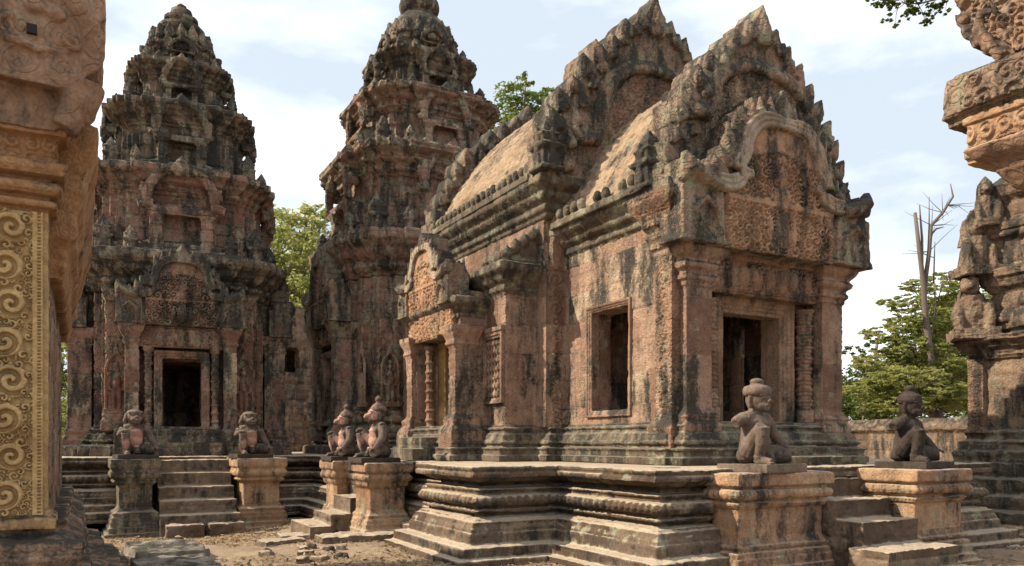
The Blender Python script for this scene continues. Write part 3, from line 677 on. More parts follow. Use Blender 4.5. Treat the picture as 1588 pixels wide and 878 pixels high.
# side bay parapet roofs
for f, sx in ((lambda x: x, 1), (lambda x: 17.6 - x, -1)):
    x0, x1 = sorted((f(6.12), f(7.0)))
    for (ya, yb) in ((11.22, 12.1), (14.1, 14.95)):
        mb = MB()
        mb.box(x0, x1, ya, yb, 3.2, 3.34)
        cx0, cx1 = sorted((f(6.2), f(7.0)))
        mb.add([(cx0 if sx > 0 else cx1, ya + .04, 3.34), (cx1 if sx > 0 else cx0, ya + .04, 3.34), (cx1 if sx > 0 else cx0, ya + .04, 3.95), (cx1 if sx > 0 else cx0, yb - .04, 3.34), (cx1 if sx > 0 else cx0, yb - .04, 3.95), (cx0 if sx > 0 else cx1, yb - .04, 3.34)],
               [(0, 1, 2), (5, 4, 3), (0, 2, 4, 5), (1, 3, 4, 2), (0, 5, 3, 1)] if sx > 0 else [(2, 1, 0), (3, 4, 5), (5, 4, 2, 0), (2, 4, 3, 1), (1, 3, 5, 0)])
        for i in range(6):
            t = i / 5.; mb.M = Matrix.Identity(4)
            x = f(6.15 + .8 * t); z = 3.3 + .62 * t
            mb.lathe((x, ya + .05, z), [(.06, 0), (.09, .08), (.075, .17), (.02, .26)], 10)
        for i in range(6):
            mb.lathe((f(6.14), ya + .06 + i * .15, 3.3), [(.05, 0), (.075, .07), (.065, .14), (.015, .2)], 10)
        finish('side_roof', mb, M_BASE, hall, .022, None, (.02, 3.), (.008, 12.))
mb = MB(); mb.sweep(rect(7.4, 10.2, 15.2, 19.2), [(0, 0), (0, 3.4), (.2, 3.6), (.2, 3.9), (-.2, 4.4), (-1.2, 5.2)])
finish('rear_passage', mb, M_HALL, hall, .05, (.45, .8, .012, .02), (.02, 2.), (.008, 9.))
# porch columns, inner pilasters, turned colonnettes
COLP = [(.12, 0), (.12, .3), (.10, .32), (.05, .42), (.09, .46), (.10, .56), (.05, .62), (.08, .66), (.03, .74), (0, .80), (0, 2.42), (.03, 2.45), (.03, 2.5), (.07, 2.53), (.07, 2.58), (.04, 2.62), (.10, 2.68), (.12, 2.74), (.07, 2.79), (.14, 2.86), (.17, 2.92), (.17, 2.99)]
for (xa, xb) in ((7.22, 7.69), (9.92, 10.38)):
    mb = MB(); mb.sweep(rect(xa, xb, 8.14, 8.55), COLP)
    finish('porch_column', mb, M_HALL, hall, .016, (.8, 2., .006, .004), (.008, 3.), (.004, 14.), orn=[('leafy', .8, 2.4, .12, .005), ('petal', .46, .56, .07, .012), ('petal', 2.66, 2.76, .07, .012)])
for (xa, xb) in ((7.06, 7.34), (10.26, 10.54)):
    mb = MB(); mb.sweep(rect(xa, xb, 8.26, 8.62), [(.1, .0), (.1, .3), (.05, .4), (.08, .5), (.02, .6), (0, .66), (0, 2.95), (.05, 3.0), (.05, 3.08), (.1, 3.14), (.06, 3.2), (.14, 3.3), (.14, 3.38), (.22, 3.5), (.28, 3.6), (.28, 3.72)])
    finish('corner_pilaster', mb, M_CARVED, hall, .014, (.7, 2., .006, .006), (.01, 3.), (.004, 14.), orn=[('scroll', .7, 2.95, .19, .022, (7.0, 7.1, 8.2, 8.7), 8.44), ('leafy', .7, 2.9, .11, .012)])
for xc in (7.83, 9.78):
    mb = MB(); pr = [(.16, .6), (.16, .8)]
    z = .8
    for i in range(9):
        pr += [(.105, z + .02), (.105, z + .06), (.125, z + .07), (.125, z + .09), (.105, z + .1), (.13, z + .125), (.145, z + .14), (.13, z + .155)]; z += .163
    pr += [(.12, z), (.16, z + .05), (.16, 2.34)]
    mb.lathe((xc, 8.36, 0), pr, 8); finish('colonnette', mb, M_PINK, hall, .012, None, (.006, 4.), (.003, 15.))
# door frame, sill, lintel
mb = MB()
def framebox(mb, ax, p0, p1, a0, a1, z0, z1, wd, n=3, step=.03, sill=True):
    """stepped frame round an opening a0..a1 / z0..z1, p0 = outer face, p1 inner"""
    sgn = 1 if p1 > p0 else -1
    for i in range(n):
        e0 = wd * i / n; e1 = wd * (i + 1) / n; pf = p0 - sgn * (-step * (n - 1 - i)) if False else p0 + sgn * step * (n - 1 - i)
        A0, A1, Z1, Z0 = a0 - e1, a1 + e1, z1 + e1, z0 - e1
        segs = [(A0, a0 - e0, Z0, Z1), (a1 + e0, A1, Z0, Z1), (a0 - e0, a1 + e0, z1 + e0, Z1)] + ([(a0 - e0, a1 + e0, Z0, z0 - e0)] if sill else [])
        for (q0, q1, r0, r1) in segs:
            lo, hi = sorted((pf, p1))
            if ax == 'y': mb.box(lo, hi, q0 - .002, q1 + .002, r0 - .002, r1 + .002)
            else: mb.box(q0 - .002, q1 + .002, lo, hi, r0 - .002, r1 + .002)
framebox(mb, 'x', 8.40, 8.75, 8.22, 9.38, .62, 2.2, .24, 4, .028)
finish('door_frame', mb, M_PINK, hall, .012, None, (.006, 2.), (.003, 14.))
mb = MB(); mb.box(7.66, 9.95, 8.22, 8.5, 2.42, 2.98); mb.box(7.6, 10.0, 8.16, 8.5, 2.9, 3.02)
lin = finish('lintel', mb, M_CARVED, hall, .02, None, (.01, 3.), (.005, 12.))
relief('lintel_carving', M_CARVED, lin, 2.1, .42, frame((8.8, 8.215, 2.46), (1, 0, 0), (0, -1, 0)), .012, 60, .05, .06, .11, column=None, seed=4,
       extra=lambda U, Z, H: np.maximum(H, .06 * np.sqrt(np.clip(1 - (np.abs(((U + 5) % .26) - .13) / .1) ** 4 - ((Z - .21) / .18) ** 2, 0, 1))))
# front window frame (south) and its north twin, baluster window, side door
for xx, sg in ((7.06, 1), (10.54, -1)):
    mb = MB(); framebox(mb, 'y', xx, xx + sg * .2, SW[0], SW[1], SW[2], SW[3], .10, 3, .02)
    finish('window_frame', mb, M_HALL, hall, .011, None, (.005, 2.), (.003, 14.))
mb = MB(); framebox(mb, 'y', 6.08, 6.3, 11.42, 11.95, 1.05, 2.05, .09, 2, .025); mb.box(6.06, 6.3, 11.3, 12.07, 2.16, 2.24)
wn = finish('baluster_window', mb, M_HALL, hall, .012, None, (.005, 3.), (.003, 14.))
for i in range(5):
    mb = MB(); pr = [(.03, 1.03)]; z = 1.05
    for k in range(7): pr += [(.026, z + .01), (.05, z + .05), (.05, z + .09), (.026, z + .13)]; z += .143
    pr += [(.03, 2.07)]
    mb.lathe((6.16, 11.47 + i * .1075, 0), pr, 10); finish('baluster', mb, M_HALL, wn, .01, None, (.003, 4.), (.002, 15.))
for f in (lambda x: x, lambda x: 17.6 - x):
    mb = MB(); framebox(mb, 'y', f(5.95), f(6.2), 12.62, 13.42, .5, 2.1, .2, 3, .03 if f(0) == 0 else -.0)
    finish('door_frame', mb, M_GOLD, hall, .014, None, (.006, 2.), (.003, 14.))
    for yc in (12.42, 13.62):
        mb = MB(); pr = [(.13, .45), (.13, .6)]; z = .6
        for i in range(8): pr += [(.085, z + .03), (.085, z + .08), (.115, z + .12), (.085, z + .16)]; z += .18
        pr += [(.13, z + .02), (.13, 2.12)]
        mb.lathe((f(5.8), yc, 0), pr, 8); finish('colonnette', mb, M_HALL, hall, .014, None, (.008, 4.), (.003, 15.))
    for (ya, yb) in ((11.98, 12.26), (13.94, 14.22)):
        mb = MB(); x0, x1 = sorted((f(5.55), f(5.95))); mb.sweep(rect(x0, x1, ya, yb), [(.14, .0), (.14, .5), (.06, .62), (.08, .7), (0, .8), (0, 1.9), (.05, 1.98), (.03, 2.05), (.1, 2.2), (.1, 2.3)])
        finish('porch_pilaster', mb, M_HALL, hall, .018, (.5, 2., .008, .008), (.012, 3.), (.005, 13.), orn=[('leafy', .8, 1.9, .13, .01)])
    mb = MB(); x0, x1 = sorted((f(5.58), f(6.0))); mb.box(x0, x1, 12.1, 14.1, 2.16, 2.62)
    ln = finish('lintel', mb, M_CARVED, hall, .02, None, (.012, 3.), (.005, 12.), orn=[('leafy', 2.1, 2.7, .14, .03)])
    if f(0) == 0:
        relief('lintel_carving', M_TYMP, ln, 1.9, .42, frame((5.575, 13.1, 2.19), (0, -1, 0), (-1, 0, 0)), .016, 55, .05, .06, .12, seed=8)
# pediments and gables
pediment(hall, frame((8.8, 7.93, 2.97), (1, 0, 0), (0, -1, 0)), 1.88, 2.12, .4, M_PED, M_TYMP, 9, .17, .02, 5, tamp=.05)
gable(hall, frame((8.8, 8.3, 0), (1, 0, 0), (0, -1, 0)), [(1.74, 3.86), (1.68, 4.35), (1.45, 4.95), (1.1, 5.5), (.62, 6.0), (.12, 6.35), (0, 6.4)], .42, M_PED, M_CARVED, 10, .31, .27, (.95, 4.9, 5.75), .019, seed=6)
gable(hall, frame((8.8, 10.72, 0), (1, 0, 0), (0, -1, 0)), [(2.18, 4.62), (2.08, 5.25), (1.78, 5.95), (1.32, 6.6), (.75, 7.2), (.14, 7.62), (0, 7.68)], .42, M_PED, M_CARVED, 10, .37, .32, (1.12, 5.3, 6.75), .02, seed=7)
gable(hall, frame((8.8, 15.1, 0), (1, 0, 0), (0, -1, 0)), [(2.2, 4.62), (2.1, 5.25), (1.8, 5.9), (1.35, 6.5), (.75, 7.0), (.14, 7.4), (0, 7.45)], .4, M_CROWN, M_CARVED, 10, .36, .29, None, .026)
pediment(hall, frame((5.5, 13.22, 2.68), (0, -1, 0), (-1, 0, 0)), 1.18, 1.3, .34, M_PED, M_TYMP, 7, .17, .02, 9, tamp=.04)
pediment(hall, frame((12.1, 13.22, 2.68), (0, 1, 0), (1, 0, 0)), 1.18, 1.3, .34, M_PED, M_TYMP, 6, .17, .05, 9, tamp=.04)
# corner turrets (small shrine-shaped antefixes)
def antefix(name, parent, c, s, mat, vox, rz=0., lean=0):
    mb = MB(); mb.M = Matrix.Translation(c) @ Matrix.Rotation(rz, 4, 'Z') @ Matrix.Scale(s, 4)
    mb.sweep(rect(-.5, .5, -.5, .5), [(.0, 0), (.04, .1), (-.06, .18), (-.12, .24), (-.12, .75), (0, .85), (.05, .98), (-.06, 1.04), (-.14, 1.08), (-.14, 1.3), (-.06, 1.4), (-.2, 1.5), (-.22, 1.7), (-.3, 1.82), (-.46, 2.15)])
    for k in range(4):
        mb.M = Matrix.Translation(c) @ Matrix.Rotation(rz + k * math.pi / 2, 4, 'Z') @ Matrix.Scale(s, 4)
        leaf(mb, 0, .2, 0, 1, .8, .42, -.5, -.2); leaf(mb, 0, 1.0, 0, 1, .6, .32, -.46, -.2)
    return finish(name, mb, mat, parent, vox, None, (.018 * s, 3. / s), (.007, 12.))
antefix('corner_antefix', hall, (6.58, 10.72, 4.64), .42, M_BASE, .016)
antefix('corner_antefix', hall, (10.88, 10.85, 4.62), .42, M_BASE, .03)
antefix('corner_antefix', hall, (6.97, 8.62, 3.8), .40, M_CROWN, .015)
antefix('corner_antefix', hall, (10.5, 8.35, 3.74), .38, M_CROWN, .03)

# ================================================================== towers
def devata(name, parent, Mx, s, mat, vox=.02):
    """niche with a standing guardian carved in relief"""
    mb = MB(); mb.M = Mx @ Matrix.Scale(s, 4)
    mb.tube([(-.22, 0, 0), (-.22, 0, .95), (-.16, 0, 1.15), (0, 0, 1.32), (.16, 0, 1.15), (.22, 0, .95), (.22, 0, 0)], .045, 8)
    leaf(mb, 0, 1.25, 0, 1, .3, .16, -.03, .04)
    mb.box(-.28, .28, -.06, .06, -.1, .02)
    mb.ball((0, -.03, .93), (.07, .07, .085)); mb.ball((0, -.02, 1.05), (.05, .05, .08)); mb.tube([(0, -.02, .84), (0, -.03, .62), (0, -.02, .5)], [.07, .1, .09], 10)
    for sx in (-1, 1):
        mb.tube([(sx * .05, -.02, .5), (sx * .06, -.02, .25), (sx * .06, -.02, .02)], [.07, .055, .045], 8)
        mb.tube([(sx * .11, -.02, .78), (sx * .16, -.02, .6), (sx * .13, -.04, .44)], [.045, .035, .03], 8)
    return finish(name, mb, mat, parent, vox, None, (.006, 5.), (.003, 14.))

def facade_portal(parent, rot, C, P0, wd, z0, zt, mat, tmat, vox, door, opening_depth=0, seed=1, hp=1.6):
    """porch with pilasters, colonnettes, lintel and pediment on one face; C centre, rot about z, P0 distance of the wall face"""
    T = Matrix.Translation((C[0], C[1], 0)) @ Matrix.Rotation(rot, 4, 'Z')
    pj = .42; dw, dh = door
    for sx in (-1, 1):
        mb = MB(); mb.M = T
        x0, x1 = sorted((sx * wd, sx * (wd - .3)))
        mb.sweep(rect(x0, x1, -P0 - pj, -P0 + .1), [(.1, z0 - .6), (.1, z0 - .3), (.03, z0 - .2), (.06, z0 - .1), (0, z0), (0, zt - .45), (.05, zt - .38), (.02, zt - .3), (.1, zt - .15), (.14, zt - .05), (.14, zt + .02)])
        finish('porch_pilaster', mb, mat, parent, vox, (.5, 2., .012, .012), (.014, 3.), (.006, 11.))

    for sx in (-1, 1):
        mb = MB(); mb.M = T
        pr = [(.12, z0 - .3), (.12, z0)]; z = z0
        while z < zt - .62: pr += [(.08, z + .03), (.08, z + .08), (.11, z + .12), (.08, z + .16)]; z += .19
        pr += [(.13, zt - .55), (.13, zt - .48)]
        xs = sx * (dw / 2 + .3); mb.lathe((xs, -P0 - pj + .14, 0), pr, 8)
        finish('colonnette', mb, mat, parent, vox * .8, None, (.008, 4.), (.004, 14.))
    mb = MB(); mb.M = T
    framebox(mb, 'x', -P0 - pj + .12, -P0 + .05, -dw / 2, dw / 2, z0, z0 + dh, .18, 3, .03)
    finish('door_frame', mb, mat, parent, vox * .7, None, (.008, 2.), (.004, 12.))
    mb = MB(); mb.M = T; mb.box(-wd + .2, wd - .2, -P0 - pj + .04, -P0 + .1, zt - .5, zt + .0)
    ln = finish('lintel', mb, mat, parent, vox, None, (.012, 3.), (.006, 12.))
    if tmat: relief('lintel_carving', mat, ln, wd * 1.45, .4, T @ frame((0, -P0 - pj + .035, zt - .46), (1, 0, 0), (0, -1, 0)), .02, int(40 * wd), .045, .07, .13, seed=seed)
    return pediment(parent, T @ frame((0, -P0 - pj - .08, zt), (1, 0, 0), (0, -1, 0)), wd + .18, hp, .5, M_CROWN if mat is M_TOWER else M_PED, tmat or mat, 6, .17, vox, seed, tamp=.05)

def temple_tower(label, loc, rz, mat, k, zs, vox, door, deep, porch_sides, seed, wd=1.15, porch_zt=2.95, hp=1.65, tiers=None, crown=None, dev=()):
    t = thing('temple_tower', label, 'tower', loc, rz)
    t['_local'] = 1
    L = scaled([(2.05, .95), (1.9, 1.35), (1.72, 1.6), (1.6, 1.6)], k)
    PL = plan(L); z_b, z_c0, z_c1 = zs
    mb = MB(); mb.sweep(PL, baseprof(1.15, z_b)); mb.box(-wd - .2, wd + .2, -L[0][0] - .62, 0, 0, z_b - .05); mb.box(-.9, .9, -L[0][0] - .95, 0, 0, z_b * .45)
    mb.sweep(scaled_plan(PL, 1.0), [(.55, -.1), (.55, .22), (.5, .24)])
    finish('base', mb, M_BASE if not deep else M_CROWN, t, vox * .85, (.25, .7, .012, .012), (.02, 2.5), (.008, 10.), orn=[('petal', z_b * .43, z_b * .56, .12, .02)])
    mb = MB(); dw, dh = door; d0 = L[0][0]
    # body with a doorway passage cut in the front side
    lo = PL[:]
    if deep:
        i = [j for j, p in enumerate(lo) if abs(p[1] + d0) < 1e-6]
        i0 = min(i); ins = [(-dw / 2, -d0), (-dw / 2, -.9), (-1.15, -.9), (-1.15, 1.1), (1.15, 1.1), (1.15, -.9), (dw / 2, -.9), (dw / 2, -d0)]
        pts = lo[:i0 + 1] + ins + lo[i0 + 1:]
        mb.sweep(pts, [(0, z_b - .05), (0, z_b + dh)]); mb.sweep(PL, [(0, z_b + dh - .01), (0, z_c0)])
    else: mb.sweep(PL, [(0, z_b - .05), (0, z_c0)])
    mb.sweep(PL, [(.12, z_b - .1), (.12, z_b + .02), (.05, z_b + .1), (.08, z_b + .16), (0, z_b + .24)]) if not deep else None
    if deep:
        for a in (-1, 1):
            x0, x1 = sorted((a * 1.15 * k, a * 1.62 * k)); mb.sweep(rect(x0, x1, -1.95 * k, -1.3 * k), [(.1, z_b - .1), (.1, z_b + .1), (.03, z_b + .2), (.06, z_b + .26), (0, z_b + .34), (0, z_c0 - .3), (.08, z_c0)])
    body = finish('body', mb, mat, t, vox, (.40, .62, .028, .022), (.014, 2.2), (.006, 10.), orn=[('leafy', z_b + .3, z_c0 - .2, .2, .010), ('scroll', z_b + .3, z_c0 - .2, .22, .016, (-9, -1.55 * k, -9, 9))])
    for (dx, face) in dev:
        T = Matrix.Rotation(face, 4, 'Z') @ frame((dx, -1.93 * k if abs(dx) > 1.2 * k else -1.93 * k, z_b + .38), (1, 0, 0), (0, -1, 0))
        devata('niche_figure', body, T, 1.0, mat, vox * .6)
    mb = MB(); mb.sweep(PL, corn(z_c0, z_c1, .42)); finish('cornice', mb, M_CROWN if deep else mat, t, vox, (.3, .6, .045, .024), (.012, 2.), (.005, 11.), orn=[('petal', z_c0 + .45 * (z_c1 - z_c0), z_c0 + .62 * (z_c1 - z_c0), .13, .02)])
    # tiers
    zprev = z_c1
    for ti, (hw, zb, zc, zt, e) in enumerate(tiers):
        kk = hw / 2.05; Pl = plan(scaled([(2.05, .8), (1.88, 1.3), (1.7, 1.55), (1.55, 1.55)], kk)); m_ = mat if ti < 2 else M_CROWN
        if deep and ti > 0: m_ = M_CROWN
        mb = MB(); mb.sweep(Pl, [(.26, zb - .25), (.26, zb + .06), (.12, zb + .14), (.16, zb + .2), (0, zb + .3), (0, zc)]); mb.sweep(Pl, corn(zc - .01, zt, e))
        for q in range(4):   # false portal on each side: pilasters, lintel, arched pediment
            mb.M = Matrix.Rotation(q * math.pi / 2, 4, 'Z'); H = zc - zb; y = -hw
            for sx in (-1, 1):
                x0, x1 = sorted((sx * .5 * kk * 1.5, sx * .3 * kk * 1.5)); mb.sweep(rect(x0, x1, y - .26, y + .1), [(.04, zb), (0, zb + .15), (0, zb + .55 * H), (.08, zb + .68 * H)])
            mb.box(-.78 * kk, .78 * kk, y - .29, y, zb + .62 * H, zb + .76 * H)
            a = .82 * kk; zz = zb + .74 * H; hh = (zt - zz) * .95
            mb.tube(catmull([(-a, y - .26, zz), (-a * .9, y - .26, zz + hh * .5), (-a * .5, y - .26, zz + hh * .9), (0, y - .26, zz + hh), (a * .5, y - .26, zz + hh * .9), (a * .9, y - .26, zz + hh * .5), (a, y - .26, zz)], 3), .11 * kk + .02, 8)
            leaf(mb, 0, zz + hh * .95, 0, 1, .34 * kk, .4 * kk, y - .31, y - .0)
            for sx in (-1, 1):
                mb.tube([(sx * a * .9, y - .26, zz + .02), (sx * a * 1.15, y - .28, zz + .02), (sx * a * 1.22, y - .26, zz + .14 * kk)], [.09 * kk, .11 * kk, .05 * kk], 8)
                leaf(mb, sx * a * 1.0, zz + hh * .3, sx * .4, 1, .3 * kk, .26 * kk, y - .28, y); leaf(mb, sx * a * .75, zz + hh * .72, sx * .4, 1, .3 * kk, .26 * kk, y - .28, y)
        mb.M = Matrix.Identity(4)
        to = finish('tier', mb, m_, t, vox, (.3, .5, .05, .026), (.012, 2.2), (.005, 11.))
        # corner antefixes stand on the cornice below
        base = (2.05 * k + .05) if ti == 0 else tiers[ti - 1][0] + .0
        for q in range(4):
            an = math.pi / 4 + q * math.pi / 2; r_ = base * .80 * 1.414
            if hash((seed, ti, q)) % 9 == 0 and ti > 1: continue
            antefix('antefix', to, (r_ * math.cos(an), r_ * math.sin(an), zprev - .05), .40 * kk + .06, M_CROWN, vox * .85)
            for sd in (-1, 1):
                p_ = Matrix.Rotation(q * math.pi / 2, 3, 'Z') @ Vector((sd * .52 * base, -base * 1.0, zprev - .05))
                antefix('antefix', to, tuple(p_), .26 * kk + .05, M_CROWN, vox * .85, q * math.pi / 2)
        zprev = zt
    mb = MB(); zc, prof = crown
    mb.lathe((0, 0, 0), prof, 28)
    n = 16
    for (r_, z_, h_) in [(prof[1][0] * 1.02, zc, .42), (prof[1][0] * .92, zc + .36, .36)]:
        for i in range(n):
            mb.M = Matrix.Rotation(2 * math.pi * i / n, 4, 'Z'); leaf(mb, 0, z_, 0, 1, h_, r_ * .36, -r_ - .03, -r_ + .1)
    mb.M = Matrix.Identity(4)
    finish('crown', mb, M_CROWN, t, vox * .9, (.3, .6, .02, .012), (.01, 2.5), (.005, 11.))
    for rot, mat_, sd, full in porch_sides:
        facade_portal(t, rot, (0, 0), d0, wd, z_b + .0, porch_zt, mat_, M_CARVED if full else None, vox, door, seed=sd, hp=hp)
    return t
def scaled_plan(P, k): return [(x * k, y * k) for x, y in P]

temple_tower('free standing left temple tower with an open black doorway and dark lichen covered tiers', (2.36, 22.0, 0), -R(5.6), M_TOWER, 1.0, (.68, 3.85, 4.75), .021, (.84, 1.58), True,
             [(0, M_TOWER, 11, True), (R(90), M_TOWER, 12, False), (R(-90), M_TOWER, 13, False)], 1, wd=1.2, porch_zt=3.0, hp=1.7,
             tiers=[(1.90, 4.78, 6.15, 6.80, .34), (1.46, 6.84, 7.95, 8.52, .32), (.98, 8.55, 9.3, 9.76, .26), (.66, 9.78, 10.15, 10.38, .15)],
             crown=(10.15, [(.78, 9.95), (.78, 10.15), (.70, 10.45), (.60, 10.66), (.48, 10.76), (.42, 10.8), (.54, 10.88), (.58, 10.97), (.54, 11.06), (.38, 11.1), (.34, 11.14), (.41, 11.22), (.41, 11.31), (.25, 11.35), (.27, 11.45), (.25, 11.53), (.1, 11.56), (.13, 11.64), (.03, 11.72)]),
             dev=((-1.385, 0), (1.385, 0)))
temple_tower('tall central temple tower rising behind the hall, cut off at the top of the picture', (8.8, 21.5, 0), 0, M_CTOWER, 1.2, (.95, 4.65, 5.8), .027, (.9, 1.7), False,
             [(0, M_CTOWER, 21, False), (R(-90), M_CTOWER, 22, True)], 2, wd=1.15, porch_zt=3.5, hp=2.0,
             tiers=[(2.16, 5.8, 7.35, 8.2, .46), (1.66, 8.25, 9.3, 9.95, .42), (1.2, 9.98, 10.8, 11.25, .30), (.84, 11.28, 11.7, 11.95, .18)],
             crown=(11.7, [(.98, 11.4), (1.02, 11.75), (.98, 12.1), (.86, 12.42), (.66, 12.66), (.5, 12.78), (.46, 12.82), (.56, 12.95), (.6, 13.1), (.56, 13.25), (.44, 13.3), (.44, 13.45), (.5, 13.6), (.3, 13.8), (.05, 14.1)]),
             dev=((-1.75, R(0)), (1.75, R(-90)), (-1.75, R(-90))))

# ================================================================== statues
def statue(label, loc, rz, s, head, mat, broken=False, plinth=(.66, .62, .085), tint=False, group=None):
    t = thing('guardian_statue', label, 'statue', loc, rz, group); t.scale = (s, s, s); t['_local'] = 1
    pm = MB(); pm.box(-plinth[0] / 2, plinth[0] / 2, -plinth[1] / 2 - .02, plinth[1] / 2 - .02, 0, plinth[2], .004)
    finish('plinth', pm, M_STATD if mat is not M_STAT else M_STAT, t, .012, None, (.006, 4.), (.003, 20.))
    mb = MB(); mb.M = Matrix.Translation((0, .03, plinth[2] - .012))
    ball = mb.ball
    def tube(p, r, n=10, flat=1.): mb.tube(p, [x * (1.14 if x > .03 else 1.) for x in (r if isinstance(r, (list, tuple)) else [r] * len(p))], n, flat)
    tube([(0, .06, .1), (0, .05, .2), (0, .03, .32), (0, .02, .42), (0, .03, .50)], [.145, .142, .138, .155, .11], 16, .82)   # trunk
    ball((0, -.035, .24), (.12, .095, .11)); ball((-.07, -.03, .43), (.09, .06, .06)); ball((.07, -.03, .43), (.09, .06, .06))
    tube([(-.17, .03, .47), (0, .03, .51), (.17, .03, .47)], [.062, .075, .062], 12)
    tube([(0, .03, .48), (0, .01, .60)], [.075, .068], 12)
    ball((-.07, .09, .1), (.1, .11, .1)); ball((.07, .09, .1), (.1, .11, .1))
    # folded left leg (x+): thigh out to the knee, shin back under the seat
    tube([(.08, .05, .11), (.2, -.07, .11), (.31, -.17, .085)], [.1, .085, .062], 12); tube([(.31, -.17, .085), (.2, -.09, .065), (.1, .08, .05)], [.06, .055, .045], 12)
    tube([(.1, .08, .05), (.04, .17, .04)], [.045, .035], 10)
    # raised right leg (x-): thigh up to the knee, shin down, foot forward
    tube([(-.08, .05, .12), (-.14, -.08, .28), (-.185, -.2, .385)], [.095, .078, .06], 12); tube([(-.185, -.2, .385), (-.172, -.19, .22), (-.155, -.135, .06)], [.062, .058, .044], 12)
    tube([(-.15, -.1, .04), (-.155, -.2, .04), (-.16, -.29, .028)], [.042, .045, .035], 10)
    for k in range(5): tube([(-.16 + (k - 2) * .017, -.27, .025), (-.162 + (k - 2) * .019, -.315, .02)], [.012, .01], 6)
    # left arm down to the folded knee
    tube([(.18, .03, .465), (.245, .0, .33), (.25, -.01, .31)], [.068, .056, .054], 12); tube([(.25, -.01, .31), (.285, -.09, .21), (.315, -.15, .15)], [.054, .046, .034], 12)
    ball((.318, -.165, .145), (.034, .04, .022))
    for k in range(4): tube([(.30 + k * .015, -.185, .148), (.303 + k * .016, -.222, .135), (.305 + k * .016, -.235, .108)], [.0105, .0095, .008], 6)
    tube([(.295, -.165, .145), (.268, -.19, .13)], [.012, .009], 6)
    if broken: tube([(-.17, .03, .475), (-.25, .05, .44), (-.285, .055, .42)], [.064, .058, .05], 12)
    else:
        tube([(-.18, .03, .465), (-.255, -.0, .36)], [.06, .047], 12); tube([(-.255, 0, .36), (-.235, -.11, .40), (-.195, -.19, .44)], [.05, .042, .032], 12)
        ball((-.188, -.205, .445), (.034, .038, .022))
        for k in range(4): tube([(-.21 + k * .015, -.23, .448), (-.212 + k * .015, -.262, .432), (-.213 + k * .015, -.27, .402)], [.0105, .0095, .008], 6)
        tube([(-.168, -.21, .44), (-.15, -.235, .425)], [.012, .009], 6)
    tube([(.1 * math.cos(q) * 1.25, .03 + .1 * math.sin(q), .475 - .055 * max(0, -math.sin(q))) for q in [k * math.pi / 8 for k in range(17)]], .016, 6)   # collar
    for (cx, cy, cz, r_) in ((.222, .012, .39, .056), (.3, -.125, .175, .038), (-.155, -.14, .085, .052)):
        tube([(cx + r_ * math.cos(q), cy + r_ * math.sin(q), cz) for q in [k * math.pi / 5 for k in range(11)]], .011, 6)
    # belt and loincloth
    tube([(-.12, -.03, .165), (0, -.1, .15), (.12, -.03, .165)], .018, 8); tube([(0, -.1, .15), (.01, -.15, .06), (.01, -.16, .02)], [.05, .045, .05], 8)
    hz = .65; k_ = Matrix.Translation((0, .01, .56)) @ Matrix.Scale(1.24, 4) @ Matrix.Translation((0, -.01, -.56)); mb.M = mb.M @ k_
    if head == 'monkey':
        ball((0, .0, hz), (.105, .11, .105)); ball((0, -.095, hz - .035), (.078, .065, .05)); tube([(-.06, -.125, hz - .045), (0, -.158, hz - .045), (.06, -.125, hz - .045)], [.012, .016, .012], 8)
        tube([(-.05, -.12, hz - .075), (0, -.14, hz - .08), (.05, -.12, hz - .075)], .014, 8); ball((0, -.145, hz + .0), (.03, .025, .022))
        for sx in (-1, 1):
            ball((sx * .045, -.09, hz + .035), (.022, .02, .018)); ball((sx * .115, .02, hz - .0), (.03, .045, .055))
        tube([(-.09, -.07, hz + .06), (0, -.1, hz + .068), (.09, -.07, hz + .06)], .02, 8)
    else:
        ball((0, .0, hz), (.092, .105, .115)); ball((0, -.045, hz - .045), (.068, .06, .062)); ball((0, -.095, hz - .085), (.028, .022, .02))
        tube([(0, -.098, hz + .02), (0, -.125, hz - .022)], [.013, .021], 8); ball((0, -.12, hz - .022), (.026, .016, .014))
        tube([(-.034, -.1, hz - .052), (0, -.112, hz - .05), (.034, -.1, hz - .052)], [.008, .013, .008], 8); tube([(-.03, -.098, hz - .066), (0, -.108, hz - .068), (.03, -.098, hz - .066)], .010, 8)
        for sx in (-1, 1):
            ball((sx * .036, -.09, hz + .012), (.02, .014, .011)); tube([(sx * .012, -.1, hz + .035), (sx * .04, -.1, hz + .04), (sx * .07, -.075, hz + .03)], .009, 6)
            tube([(sx * .095, .0, hz + .03), (sx * .1, .01, hz - .02), (sx * .096, .0, hz - .075)], [.02, .018, .014], 8)
        if head == 'beak': tube([(0, -.09, hz - .01), (0, -.15, hz - .025), (0, -.165, hz - .05)], [.035, .026, .012], 8)
    tf = None
    if tint:
        def tf(co, no):
            v = np.exp(-((co[:, 0] / .125) ** 2 + ((co[:, 2] - .38) / .17) ** 2) ** 2) * (co[:, 1] < -.0)
            v = np.maximum(v, .8 * np.exp(-(((co[:, 0] + .17) / .06) ** 2 + ((co[:, 2] - .26) / .13) ** 2)) * (co[:, 1] < -.13))
            if tint == 2: v = np.maximum(v, .9 * (co[:, 1] < .0) * (co[:, 2] > .66) * (co[:, 2] < .83)); v = np.maximum(v, .22)
            return v
    b = finish('body', mb, mat, t, .0085, None, (.006, 5.), (.0025, 22.), relax=2, tintf=tf)
    hb = MB(); hb.M = Matrix.Translation((0, .03, plinth[2] - .012)) @ k_
